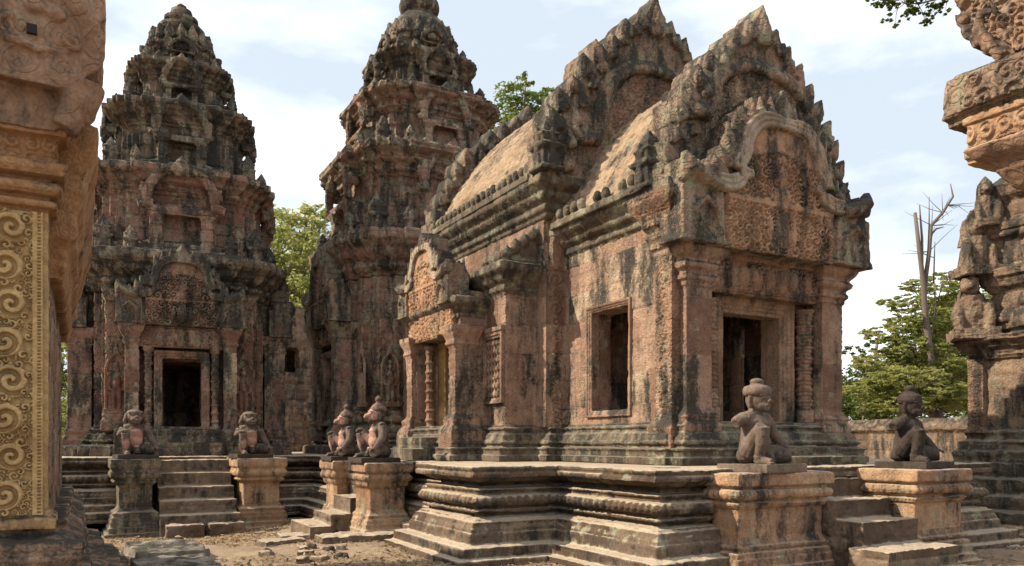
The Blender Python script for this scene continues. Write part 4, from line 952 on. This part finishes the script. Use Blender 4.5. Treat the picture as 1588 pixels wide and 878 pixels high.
    if head == 'hat':
        hb.lathe((0, .005, hz + .03), [(.095, -.005), (.113, .01), (.12, .035), (.117, .062), (.1, .082), (.07, .09), (.05, .092), (.05, .1), (.06, .112), (.06, .128), (.045, .142), (.015, .15)], 24)
    elif head == 'bun':
        hb.lathe((0, .005, hz + .02), [(.1, 0), (.112, .03), (.108, .07), (.085, .095), (.06, .105), (.045, .12), (.055, .14), (.05, .165), (.015, .18)], 22)
    elif head == 'beak':
        hb.lathe((0, .02, hz + .03), [(.1, 0), (.108, .02), (.1, .05), (.085, .07), (.075, .085), (.05, .1), (.03, .12), (.045, .14), (.045, .165), (.02, .19), (.008, .2)], 20)
    else:
        hb.ball((0, .03, hz + .055), (.112, .105, .06)); hb.tube([(-.1, .05, hz), (-.115, .07, hz - .06), (-.1, .07, hz - .12)], [.035, .04, .02], 8); hb.tube([(.1, .05, hz), (.115, .07, hz - .06), (.1, .07, hz - .12)], [.035, .04, .02], 8)
    finish('headdress', hb, mat, b, .009, None, (.004, 6.), (.002, 22.), relax=1, tintf=(lambda co, no: np.full(len(co), .1 if tint != 2 else .3)) if tint else None)
    return t
GS = 'guardian statues on the pedestals'
statue('kneeling brown stone guardian with a flat round hat and a broken arm', (7.12, 6.74, -.045), .12, 1.16, 'hat', M_STAT, True, group=GS)
statue('kneeling nearly black stone guardian with a bun, in front of the trees on the right', (9.55, 6.42, -.035), .12, 1.10, 'bun', M_STATD, True, group=GS)
statue('pink bellied monkey guardian squatting left of the left tower stairs', (1.02, 17.45, -.03), .1, 1.14, 'monkey', M_STATP, tint=1, group=GS)
statue('pink bellied monkey guardian squatting right of the left tower stairs', (3.25, 17.45, -.03), .1, 1.14, 'monkey', M_STATP, tint=1, group=GS)
statue('pink beaked guardian facing left on the nearer side porch pedestal', (4.3, 12.4, -.03), -R(90), 1.08, 'beak', M_STATP, tint=2, group=GS)
statue('pink beaked guardian facing left, farther and slightly smaller than its twin', (4.3, 14.15, -.03), -R(90), 1.02, 'beak', M_STATP, tint=2, group=GS)

# ================================================================== near left library
lib = thing('library_building', 'golden scroll carved pillar and overhanging carved gable end at the left edge', 'library', (-2, 8.5, -1.25))
mb = MB(); LB = rect(-4.1, -.17, 6.5, 11)
mb.sweep(LB, [(0, -.3), (0, 2.6)]); mb.sweep(rect(-3.6, -.6, 6.8, 10.8), [(0, 2.4), (0, 3.2), (-.8, 4.0), (-1.4, 4.2)])
finish('body', mb, M_PINK, lib, .03, (.45, .8, .012, .012), (.015, 2.5), (.006, 12.))
mb = MB(); mb.sweep(rect(-.76, -.18, 6.38, 6.9), [(.05, -.3), (.05, -.22), (.02, -.21), (.02, -.17), (0, -.16), (0, 1.92)])
pil = finish('pillar', mb, M_GOLD, lib, .012, None, (.008, 3.), (.003, 16.))
mb = MB(); mb.sweep(rect(-.76, -.18, 6.38, 6.9), [(0, 1.90), (.0, 1.93), (.05, 1.935), (.06, 1.96), (.05, 1.985), (.01, 1.99), (.01, 2.015), (.06, 2.02), (.085, 2.05), (.085, 2.08), (.06, 2.11), (.015, 2.115), (.015, 2.14), (.10, 2.15), (.12, 2.19), (.12, 2.235), (.05, 2.24), (.045, 2.28), (.06, 2.40), (.05, 2.405), (.12, 2.42), (.12, 2.48)])
finish('capital', mb, M_BROWN, lib, .009, None, (.006, 3.), (.003, 16.), orn=[('leafy', 2.26, 2.4, .11, .018), ('petal', 2.03, 2.1, .07, .012), ('petal', 2.16, 2.23, .1, .01)])
relief('pillar_carving', M_GOLD, pil, .50, 2.1, frame((-.46, 6.365, -.2), (1, 0, 0), (0, -1, 0)), .005, 520, .03, .02, .042, column=(.045, .262, .112, .042), seed=12,
       extra=lambda U, Z, H: np.where(U > .185, np.where((U < .215) | (U > .235), .022, np.where((Z * 42) % 1 < .55, .02, .004)), H), back=.03)
mb = MB(); 
mb.sweep(rect(-3.9, -.1, 6.75, 10.9), [(0, 1.5), (.03, 1.6), (.05, 1.75), (.1, 1.82), (.1, 2.0), (.14, 2.1), (.18, 2.3), (.24, 2.5), (.24, 2.62), (.1, 2.7)])
finish('side_cornice', mb, M_BROWN, lib, .022, None, (.02, 2.5), (.006, 12.))
# gable end: bulging bracket, corner block with jaw, curling trunk
mb = MB(); mb.M = frame((0, 6.22, 0), (1, 0, 0), (0, -1, 0))
mb.prism([(-1.6, 2.44), (-.13, 2.44), (-.05, 2.56), (.06, 2.72), (.1, 2.86), (.14, 2.95), (.17, 3.05), (.18, 3.3), (.16, 3.6), (.2, 3.7), (.16, 4.2), (-.1, 4.5), (-1.6, 4.6)], .02, .6)
mb.prism([(-.52, 2.72), (-.1, 2.70), (.13, 2.88), (.15, 3.5), (.0, 3.62), (-.52, 3.5)], -.1, .3)
mb.prism([(-.72, 2.74), (-.56, 2.72), (-.56, 3.5), (-.72, 3.5)], -.12, .3)
mb.tube([(-.3, -.1, 3.75), (-.2, -.14, 3.5), (-.05, -.14, 3.36), (.06, -.1, 3.2), (.1, -.06, 3.0)], [.11, .085, .075, .07, .05], 12)
mb.tube([(-.12, -.08, 3.8), (0, -.1, 3.6), (.1, -.06, 3.45), (.13, -.02, 3.25)], [.13, .1, .08, .05], 12)
mb.ball((-.25, -.11, 3.22), (.07, .05, .06)); mb.ball((-.12, -.11, 3.19), (.06, .05, .055)); mb.tube([(-.42, -.1, 2.98), (-.25, -.12, 2.93), (-.08, -.1, 2.95)], [.05, .035, .02], 8)
for (xx, zz, rr, tt) in ((-.42, 3.3, .1, 0), (-.4, 3.05, .07, 1), (-.02, 3.02, .06, 2), (-.3, 3.55, .09, 3), (.02, 3.3, .06, 4), (-.45, 3.6, .07, 5)):
    mb.tube([(xx + rr * (1 - k / 14) * math.cos(k * .62 + tt), -.115, zz + rr * (1 - k / 14) * math.sin(k * .62 + tt)) for k in range(12)], [.028 * (1 - k / 18) for k in range(12)], 8)
mb.tube([(-.08, .0, 2.46), (-.0, .0, 2.6), (.04, .0, 2.8)], [.09, .12, .14], 12)
ge = finish('gable_end', mb, M_SMOOTH, lib, .012, None, (.012, 3.), (.005, 13.))
relief('side_strip', M_PINK, ge, .15, .74, frame((-.64, 6.09, 2.75), (1, 0, 0), (0, -1, 0)), .006, 40, .03, .025, .05, seed=31)
mb = MB(); mb.box(-.295, -.235, 6.085, 6.16, 3.02, 3.08)
finish('socket_shade_box', mb, plain('socket_shade_black', (.012, .008, .006)), ge, None, None, (0, 1), (0, 1), smooth=False)  # solid near-black box: the shade inside a square hole put into colour
mb = MB(); mb.sweep(LB, [(.72, -1.5), (.72, -1.16), (.6, -1.15), (.6, -1.0), (.42, -.98), (.42, -.8), (.26, -.78), (.26, -.62), (.18, -.6), (.22, -.5), (.22, -.4), (.1, -.32), (.12, -.25)])
finish('base', mb, M_PINK, lib, .016, (.22, .8, .03, .02), (.03, 2.2), (.012, 10.))
for i in range(3): block(['grey paving slab beside the left library base, nearest of a row', 'grey paving slab in the middle of the row beside the left library', 'grey paving slab at the far end of the row beside the left library'][i], 1.0 + .02 * i, 8.6 + i * 1.45, -1.28, .9, 1.38, .14 + .03 * i, .03 * i, M_GREY, 'paving_slab', 'grey paving slabs')

# ================================================================== far right library
lb2 = thing('library_building', 'weathered stone library on the right with stacked roof figures and a carved pilaster', 'library', (18, 7, -1.2))
Q = rect(16.0, 20.5, 3.5, 9.42)
mb = MB(); mb.sweep(Q, [(.9, -1.5), (.9, -1.0), (.72, -.98), (.72, -.72), (.5, -.7), (.5, -.4), (.34, -.36), (.34, -.1), (.26, -.08), (.3, .1), (.2, .2), (.2, .32), (.08, .4), (.12, .5), (0, .58)])
finish('base', mb, M_BASE, lb2, .034, (.3, 1., .02, .02), (.03, 2.), (.01, 9.))
mb = MB(); mb.sweep(Q, [(0, .5), (0, 2.0)]); finish('body', mb, M_LAT, lb2, .034, (.42, .7, .015, .015), (.02, 2.4), (.008, 10.))
mb = MB(); mb.sweep(rect(15.9, 16.3, 9.16, 9.5), [(.06, .5), (0, .6), (0, 2.0)]); finish('corner_pilaster', mb, M_CARVED, lb2, .018, None, (.008, 3.), (.004, 12.), orn=[('scroll', .7, 1.9, .2, .025, (15.8, 15.95, 9, 9.6), 9.33)])
mb = MB(); mb.sweep(Q, corn(1.95, 2.45, .34))
mb.sweep(rect(16.1, 20.2, 3.8, 9.12), [(0, 2.4), (0, 2.5), (.1, 2.55), (.16, 2.72), (.1, 2.86), (.02, 2.9), (.02, 3.3), (.14, 3.42), (.2, 3.56), (.26, 3.6), (.26, 3.72), (.06, 3.8), (.0, 3.9), (0, 4.3), (.1, 4.36), (.18, 4.5), (.2, 4.64), (.02, 4.7), (0, 5.1), (.1, 5.2), (.16, 5.4), (0, 5.5), (-.3, 5.9), (-1.6, 6.6)])
finish('upper_tiers', mb, M_LAT, lb2, .03, (.3, .5, .07, .03), (.035, 2.), (.012, 8.), orn=[('petal', 2.2, 2.32, .14, .02), ('petal', 3.44, 3.58, .16, .03), ('leafy', 2.5, 2.9, .3, .03)])
for (x, y, z, s_, k) in ((15.86, 9.35, 2.44, .74, 0), (15.9, 9.3, 3.72, .66, .3), (15.95, 9.12, 4.66, .5, .1)):
    mb = MB(); mb.M = Matrix.Translation((x, y, z)) @ Matrix.Rotation(-R(50) + k, 4, 'Z') @ Matrix.Scale(s_, 4)
    mb.box(-.55, .6, -.5, .6, -.1, .2); mb.tube([(0, .1, .1), (0, .05, .7), (-.05, -.05, 1.15)], [.46, .42, .3], 12); mb.ball((-.08, -.15, 1.42), (.25, .27, .29)); mb.ball((-.1, -.38, 1.36), (.14, .16, .11)); mb.box(-.35, .22, .0, .5, .9, 1.75, .1); leaf(mb, -.05, 1.5, 0, 1, .5, .5, .0, .3)
    mb.tube([(-.3, -.1, .95), (-.42, -.3, .55), (-.35, -.4, .1)], [.16, .15, .14], 8); mb.tube([(.3, -.1, .95), (.36, -.3, .55), (.3, -.4, .1)], [.16, .15, .14], 8)
    finish('roof_figure', mb, M_LAT, lb2, .02, None, (.03, 3.), (.01, 9.))

# ================================================================== near right gate pavilion
gp = thing('gate_pavilion', 'foreground gate corner at the upper right with a carved overhanging gable end', 'gate', (7.2, 3.6, -1.2))
GF = frame((5.96, 3.71, 0), (0, -1, 0), (-1, 0, 0))
def gm(): m_ = MB(); m_.M = GF.copy(); return m_
mb = gm(); mb.sweep([(.64, .06), (1.4, .06), (1.4, .8), (.64, .8)], [(.2, -1.5), (.2, -.9), (.05, -.7), (0, -.6), (0, 2.0), (.05, 2.04), (.05, 2.1), (.12, 2.14), (.2, 2.26), (.22, 2.32), (.3, 2.36), (.36, 2.44)])
finish('pillar', mb, M_PINK, gp, .016, None, (.012, 3.), (.005, 13.))
mb = gm(); mb.box(.16, 2.2, -.02, 1.1, 2.42, 2.76); mb.box(.15, 2.2, -.05, 1.1, 2.46, 2.54); mb.box(.14, 2.2, -.05, 1.1, 2.72, 2.78); mb.box(.3, 2.2, .05, 1.0, 2.36, 2.46)
o = finish('architrave', mb, M_PEDESTAL, gp, .012, None, (.01, 2.6), (.005, 13.))
relief('architrave_carving', M_PEDESTAL, o, 1.3, .18, GF @ frame((.83, -.025, 2.545), (1, 0, 0), (0, -1, 0)), .007, 30, .018, .02, .04, seed=5, extra=lambda U, Z, H: np.maximum(H, .025 * spiral_h(((U + 5) % .13 - .065) / .062, (Z - .09) / .075, 1.2)))
mb = gm(); mb.box(0, 2.2, -.08, 1.0, 2.80, 3.12, .015); mb.box(.02, 2.2, -.04, 1.0, 2.74, 2.82)
o = finish('corner_block', mb, M_PED, gp, .013, None, (.014, 2.6), (.005, 13.))
relief('block_carving', M_PED, o, 1.35, .27, GF @ frame((.72, -.085, 2.82), (1, 0, 0), (0, -1, 0)), .008, 26, .03, .05, .12, seed=15)
mb = gm()
pr = catmull([(.46, 0, 3.08), (.36, 0, 3.2), (.26, 0, 3.3), (.17, 0, 3.42), (.12, 0, 3.56), (.14, 0, 3.75), (.2, 0, 4.0)])
mb.prism([(1.6, 3.08)] + [(1.6, 4.2), (.4, 4.2)] + [(p.x, p.z) for p in pr[::-1]], -.04, .4)
for i, p in enumerate(pr[3::4]): leaf(mb, p.x + .05, p.z - .03, -1, 1.1, .12, .10, -.07, .3)
mb.tube([(.44, -.05, 3.1), (.36, -.07, 3.25), (.28, -.07, 3.4), (.3, -.07, 3.5), (.4, -.07, 3.48), (.44, -.07, 3.4)], [.03, .04, .045, .04, .03, .015], 10)
mb.tube([(.6, -.05, 3.1), (.66, -.08, 3.35), (.56, -.08, 3.6), (.4, -.08, 3.78), (.36, -.08, 4.0)], .035, 10); mb.tube([(.7, -.05, 3.08), (.76, -.08, 3.35), (.66, -.08, 3.64), (.5, -.08, 3.84)], .025, 8)
o = finish('gable_end', mb, M_SMOOTH, gp, .012, None, (.008, 3.), (.005, 13.))
relief('gable_carving', M_PINK, o, .9, .95, GF @ frame((.66, -.045, 3.12), (1, 0, 0), (0, -1, 0)), .008, 150, .04, .04, .085, seed=16, mask=lambda U, Z: U > -.14 - .3 * sstep(0, .35, Z))

# ================================================================== background masonry
rg = thing('ruined_gatehouse', 'ruined red gatehouse with a pointed dark window, seen between the two towers', 'gatehouse', (9, 37, -1.2))
mb = MB(); wallbox(mb, 'x', 33.0, 33.8, 5.2, 12, -1.4, 4.7, [(7.42, 8.12, 3.25, 4.25)])
mb.M = frame((7.8, 33.0, 0), (1, 0, 0), (0, -1, 0)); mb.prism([(-2.2, 4.6), (2.6, 4.6), (1.6, 5.1), (.3, 6.0), (-.2, 6.0), (-1.4, 5.2)], 0, .8); mb.M = Matrix.Identity(4)
mb.box(6, 12, 34.6, 36, -1.4, 4.4); mb.box(6, 12, 33.5, 36, -1.4, 3.0); mb.box(6, 12, 33.5, 36, 4.4, 4.6); finish('wall', mb, M_LAT, rg, .07, (.35, .6, .04, .04), (.06, 1.2), (.02, 6.))
mb = MB(); mb.box(7, 11, 32.2, 33.1, -1.4, 2.0); finish('broken_wall', mb, M_LAT, rg, .06, (.3, .5, .12, .05), (.15, 1.), (.03, 5.))
mb = MB(); mb.sweep(rect(10, 34, 27.0, 27.9), [(.1, -1.5), (.1, -1.0), (0, -.95), (0, .75), (.08, .8), (.16, .9), (.16, 1.0), (-.1, 1.3), (-.35, 1.42)])
mb.sweep(rect(33.1, 34, 0, 27.5), [(.1, -1.5), (.1, -1.0), (0, -.95), (0, .75), (.16, .9), (.16, 1.0), (-.35, 1.42)])
tag(finish('enclosure_wall', mb, M_LAT, None, .045, (.45, 1.0, .03, .035), (.04, 1.6), (.015, 7.)), 'long low laterite enclosure wall with rounded coping in front of the trees', 'wall')
mp_ = thing('marker_post', 'small red and white marker post near the right library', 'post', (16.2, 11.6, -1.2))
mb = MB(); mb.lathe((16.05, 12.3, -1.3), [(.04, 0), (.04, 1.45), (.03, 1.47)], 12); finish('post', mb, M_RED, mp_, None, None, (0, 1), (0, 1))
mb = MB(); mb.lathe((16.05, 12.3, -1.3), [(.045, 1.05), (.045, 1.2)], 12); finish('band', mb, M_WHITE, mp_, None, None, (0, 1), (0, 1))

# ================================================================== trees
def leaves(name, blobs, mat, parent, n, size, seed, flat=.5, hollow=.35):
    rg_ = np.random.RandomState(seed); C = []; wsum = sum(b[3] * b[4] * b[5] for b in blobs) if len(blobs[0]) > 4 else 1
    for b in blobs:
        k = max(20, int(n * b[3] * b[4] * b[5] / wsum)); nc = max(6, k // 22)
        d = rg_.randn(nc, 3); d /= np.linalg.norm(d, axis=1)[:, None]; r = (hollow + (1 - hollow) * rg_.rand(nc) ** .6)[:, None]
        cl = np.array(b[:3]) + d * r * np.array(b[3:6]); 
        q = cl[rg_.randint(0, nc, k)] + rg_.randn(k, 3) * np.array([1, 1, flat]) * min(b[3:6]) * .16
        C.append(q)
    C = np.concatenate(C); k = len(C)
    a = rg_.randn(k, 3); a[:, 2] *= .4; a /= np.linalg.norm(a, axis=1)[:, None]; t = rg_.randn(k, 3); b_ = np.cross(a, t); b_ /= np.linalg.norm(b_, axis=1)[:, None]
    s = size * (.6 + .8 * rg_.rand(k))[:, None]
    V = np.stack([C - a * s, C + b_ * s * .45, C + a * s, C - b_ * s * .45], 1).reshape(-1, 3)
    F = np.arange(k * 4).reshape(-1, 4)
    me = bpy.data.meshes.new(name); me.from_pydata(V.tolist(), [], F.tolist()); me.update()
    at_ = me.attributes.new('blk', 'FLOAT', 'POINT')
    val = np.clip(.5 + 1.5 * fbm(C, .8, 2, seed) + (rg_.rand(k) - .5) * .5, 0, 1); at_.data.foreach_set('value', np.repeat(val, 4).astype(np.float32))
    o = link(name, me, mat, parent); fix(o); return o
def tree(label, base, blobs, mat, n, size, seed, trunk=None, tr=.3, cat='tree', flat=.5, group='trees behind the temple', lean=(0, 0)):
    t = thing('tree', label, cat, base, 0, group)
    top = max(b[2] for b in blobs); B = Vector(base); T = Vector((base[0] + lean[0], base[1] + lean[1], top - (top - base[2]) * .1))
    mb = MB(); P = [B.lerp(T, i / 6) + Vector((random.uniform(-.2, .2), random.uniform(-.2, .2), 0)) * (i > 0) for i in range(7)]
    mb.tube(P, [tr * (1.15 - .9 * i / 6) for i in range(7)], 10)
    for b in blobs:
        q = min(5, max(2, int((b[2] - B.z) / (T.z - B.z) * 5) - 1)); s = P[q]; e = Vector(b[:3])
        m_ = s.lerp(e, .5) + Vector((0, 0, .12 * (e - s).length)); mb.tube([s, m_, e], [tr * .45, tr * .3, tr * .1], 7)
        for k in range(3):
            e2 = e + Vector([random.uniform(-.8, .8) * b[3], random.uniform(-.8, .8) * b[4], random.uniform(-.2, .8) * b[5]]); mb.tube([m_, m_.lerp(e2, .6), e2], [tr * .2, tr * .12, tr * .04], 5)
    me = bpy.data.meshes.new('trunk'); me.from_pydata(mb.v, [], mb.f); me.update(); me.polygons.foreach_set('use_smooth', np.ones(len(me.polygons), bool))
    o = link('trunk', me, M_BARK, t); fix(o)
    leaves('crown', blobs, mat, t, n, size, seed, flat)
    return t
CAMF = Vector((.4851, .8745, 0)); CAMR = Vector((.8745, -.4851, 0))
def px(x, y, d): p = CAMF * d + CAMR * ((x - 794) / 1215 * d); return (p.x, p.y, .3 + (687 - y) / 1215 * d)
def blob(x, y, d, r, rz=None): return (*px(x, y, d), r, r, rz or r * .7)
def foot(x, d): p = px(x, 700, d); return (p[0], p[1], -1.3)
tree('bright green tree filling the gap between the left and central towers', foot(455, 44), [blob(455, 400, 44, 2.4), blob(430, 460, 44, 2.2), blob(482, 470, 43, 2.2), blob(465, 350, 45, 1.7), blob(440, 540, 44, 2.4), blob(490, 330, 46, 1.2, .6), blob(478, 560, 44, 2.2)], M_LEAF3, 24000, .13, 1)
tree('pale tree peeping out left of the left tower', foot(90, 48), [blob(100, 560, 48, 2.6), blob(70, 500, 48, 2.6), blob(105, 620, 48, 2.2), blob(112, 665, 46, 1.8), blob(85, 650, 46, 2.0)], M_LEAF3, 7000, .16, 2)
tree('feathery green treetop showing above the hall roof', foot(800, 52), [blob(765, 185, 52, 1.1, .6), blob(855, 150, 52, 1.2, .6), blob(815, 125, 52, .9, .6), blob(800, 150, 52, 1.5), blob(845, 165, 52, 1.5), blob(775, 175, 52, 1.2), blob(880, 200, 52, 1.8), blob(820, 210, 52, 2.4)], M_LEAF, 9000, .13, 3, tr=.25)
tree('layered light green tree behind the dead trunk on the right', foot(1445, 40), [blob(1450, 440, 40, 1.7, .5), blob(1405, 470, 40, 1.5, .45), blob(1490, 470, 41, 1.9, .6), blob(1440, 495, 39, 1.9, .5), blob(1380, 515, 39, 1.5, .45), blob(1490, 520, 40, 2.2, .7), blob(1420, 540, 39, 2.1, .55), blob(1365, 560, 40, 1.6, .45), blob(1475, 570, 39, 2.2, .6), blob(1400, 585, 38, 2.0, .55), blob(1445, 610, 38, 2.0, .6), blob(1350, 605, 39, 1.7, .5), blob(1500, 620, 38, 2.0, .6), blob(1390, 630, 38, 1.8, .5)], M_LEAF3, 46000, .095, 4, flat=.25, tr=.22)
tree('dark green bushy tree behind the enclosure wall, left of the dead trunk', foot(1360, 52), [blob(1350, 600, 52, 2.4), blob(1320, 625, 50, 2.0), blob(1400, 590, 54, 2.6), blob(1450, 600, 54, 3.0), blob(1500, 590, 54, 3.0), blob(1380, 640, 50, 2.4), blob(1460, 530, 55, 2.8), blob(1510, 500, 55, 2.8)], M_LEAF2, 26000, .15, 5)
tree('thin sparse sapling with bare twigs beside the hall corner', foot(1340, 42), [blob(1335, 540, 42, .9, .5), blob(1355, 570, 42, 1.0, .5), blob(1320, 590, 42, .8, .5), blob(1325, 550, 42, .8, .5)], M_LEAF2, 900, .1, 6, tr=.07)
def branch_tree():
    d = 24; random.seed(3); t = thing('tree', 'leafy branch hanging into the top right corner from a tall tree', 'tree', foot(1700, d)); q = lambda x, y: px(x, y, d)
    mb = MB(); mb.tube([foot(1700, d), q(1690, 500), q(1700, 200), q(1690, -100), q(1700, -300)], [.35, .3, .27, .22, .1], 10)
    mb.tube([q(1693, -20), q(1620, -50), q(1540, -34), q(1470, -6), q(1425, 6), q(1385, 4)], [.12, .09, .06, .04, .022, .01], 8)
    tw = []
    for i in range(52):
        u = random.random(); x = 1500 - 130 * u + random.uniform(-10, 10); y = -16 + 22 * u
        x2 = x + random.uniform(-40, 26); y2 = y + random.uniform(-16, 38 if x > 1395 else 18); mb.tube([q(x, y), q((x + x2) / 2 + random.uniform(-5, 5), (y + y2) / 2), q(x2, y2)], [.014, .01, .004], 5); tw.append((x2, y2))
    me = bpy.data.meshes.new('trunk'); me.from_pydata(mb.v, [], mb.f); me.update(); me.polygons.foreach_set('use_smooth', np.ones(len(me.polygons), bool)); o = link('trunk', me, M_BARK, t); fix(o)
    leaves('crown', [blob(x, y, d, .2, .12) for x, y in tw], M_LEAF, t, 7000, .05, 7, .5, .1)
branch_tree()
tree('green tree glimpsed through the doorway of the hall', foot(1180, 46), [blob(1165, 540, 46, 2.2), blob(1150, 610, 46, 2.2), blob(1190, 600, 46, 2.2)], M_LEAF, 5000, .16, 31)
for i, (x, d, h) in enumerate(((-300, 70, 500), (-100, 75, 480), (560, 70, 520), (650, 75, 500), (1560, 62, 480), (1640, 60, 400), (1000, 80, 520))):
    if i in (0, 1, 6): continue
    tree(['', '', 'green tree low behind the central tower base', 'green tree behind the hall roof and central tower', 'tall green tree behind the right library', 'green tree rising past the right edge'][i], foot(x, d), [blob(x, h, d, 3.6), blob(x - 50, h + 80, d, 3.2), blob(x + 50, h + 70, d, 3.4), blob(x, h + 140, d, 4)], M_LEAF, 7000, .2, 20 + i, tr=.4)
def dead_tree():
    t = thing('dead_tree', 'tall dead tree with bare forked trunk standing in front of the green trees', 'dead tree', foot(1462, 38))
    mb = MB(); d = 38; q = lambda x, y: px(x, y, d)
    mb.tube([q(1464, 740), q(1456, 630), q(1446, 570), q(1436, 500), q(1432, 440), q(1426, 390), q(1419, 330)], [.22, .19, .17, .145, .125, .105, .08], 10)
    mb.tube([q(1433, 450), q(1441, 390), q(1444, 350), q(1462, 330), q(1478, 305), q(1474, 285)], [.11, .095, .085, .07, .05, .02], 9)
    mb.tube([q(1430, 420), q(1430, 370), q(1426, 318)], [.075, .06, .03], 7); mb.tube([q(1438, 420), q(1441, 350), q(1441, 305)], [.045, .035, .012], 6)
    mb.tube([q(1443, 365), q(1452, 355), q(1464, 352)], [.06, .045, .015], 6); mb.tube([q(1448, 440), q(1449, 400), q(1450, 375)], [.04, .03, .012], 6)
    for i in range(26):
        x, y = random.choice([(1445, 350), (1462, 330), (1432, 430), (1441, 390), (1470, 318), (1449, 400)]); 
        x2 = x + random.uniform(-45, 55); y2 = y - random.uniform(-15, 45); mb.tube([q(x, y), q((x + x2) / 2, (y + y2) / 2 + random.uniform(-6, 6)), q(x2, y2)], [.02, .014, .006], 5)
    me = bpy.data.meshes.new('trunk'); me.from_pydata(mb.v, [], mb.f); me.update(); me.polygons.foreach_set('use_smooth', np.ones(len(me.polygons), bool)); o = link('trunk', me, M_DEAD, t); fix(o)
dead_tree()
wl = []
for i in range(46):
    x = -320 + i * 52; d = 74 + random.uniform(-5, 8); wl.append(blob(x, 640 + random.uniform(-22, 16), d, random.uniform(2.6, 3.8), random.uniform(2.2, 3.4)))
fw = thing('far_woods', 'far green woods beyond the temple enclosure', 'woods', (40, 70, -1.3)); fo = leaves('far_woods', wl, M_LEAF, fw, 30000, .26, 41, .6, .2)
bpy.data.objects.remove(fw); fo.parent = None; fo.matrix_parent_inverse = Matrix.Identity(4); fo['kind'] = 'stuff'; fo.name = 'far_woods'

# ================================================================== rubble on the ground
for i in range(90):
    a = random.choice([(1.2, 4.2, 13.5, 16.5), (2.2, 3.8, 10, 12.5), (11.3, 15.5, 6, 9)]); x = random.uniform(*a[:2]); y = random.uniform(*a[2:]); s = random.uniform(.05, .15)
    mb = MB(); mb.M = Matrix.Translation((x, y, -1.25 - (.3 if y > 13 and x < 5 else .1 if y > 11.5 and x < 5 else 0))) @ Matrix.Rotation(random.uniform(0, 3), 4, 'Z'); mb.box(-s, s, -s * .7, s * .7, -.1, s * random.uniform(.5, 1.), .03)
    tag(finish('rubble_stone', mb, M_STEP if i % 3 else M_LAT, None, .022, None, (.05, 5.), (.012, 14.)), 'small weathered stone lying on the bare dirt', 'stone', 'small stones scattered on the dirt')
def litter():
    rg_ = np.random.RandomState(5); k = 22000
    x = np.concatenate([rg_.uniform(-.2, 5.2, k), rg_.uniform(9, 17, k // 2)]); y = np.concatenate([rg_.uniform(8, 17.5, k), rg_.uniform(4.5, 11, k // 2)]); n = len(x)
    P = np.stack([x, y, np.zeros(n)], 1); z = -1.22 - .33 * sstep(11, 17, y) * sstep(7, 2, x) + .10 * fbm(P, .6, 3, 4) + .10 * fbm(P, 2.6, 4, 8) + .02
    keep = fbm(P, 1.2, 2, 77) + .25 * rg_.rand(n) > .02; P[:, 2] = z; P = P[keep]; n = len(P)
    s_ = (.012 + .035 * rg_.rand(n) ** 2)[:, None]; a = rg_.randn(n, 3); a[:, 2] *= .3; a /= np.linalg.norm(a, axis=1)[:, None]; b = np.cross(a, np.array([0, 0, 1.]) + .3 * rg_.randn(n, 3)); b /= np.linalg.norm(b, axis=1)[:, None]
    V = np.stack([P - a * s_, P + b * s_ * .5, P + a * s_, P - b * s_ * .5], 1).reshape(-1, 3)
    me = bpy.data.meshes.new('leaf_litter'); me.from_pydata(V.tolist(), [], np.arange(n * 4).reshape(-1, 4).tolist()); me.update()
    at_ = me.attributes.new('blk', 'FLOAT', 'POINT'); at_.data.foreach_set('value', np.repeat(rg_.rand(n), 4).astype(np.float32))
    o = link('leaf_litter', me, leafmat('dry_leaf', (.12, .075, .045), (.34, .25, .15), .15)); o['kind'] = 'stuff'
litter()
for o in bpy.data.objects:
    if '_local' in o.keys(): del o['_local']
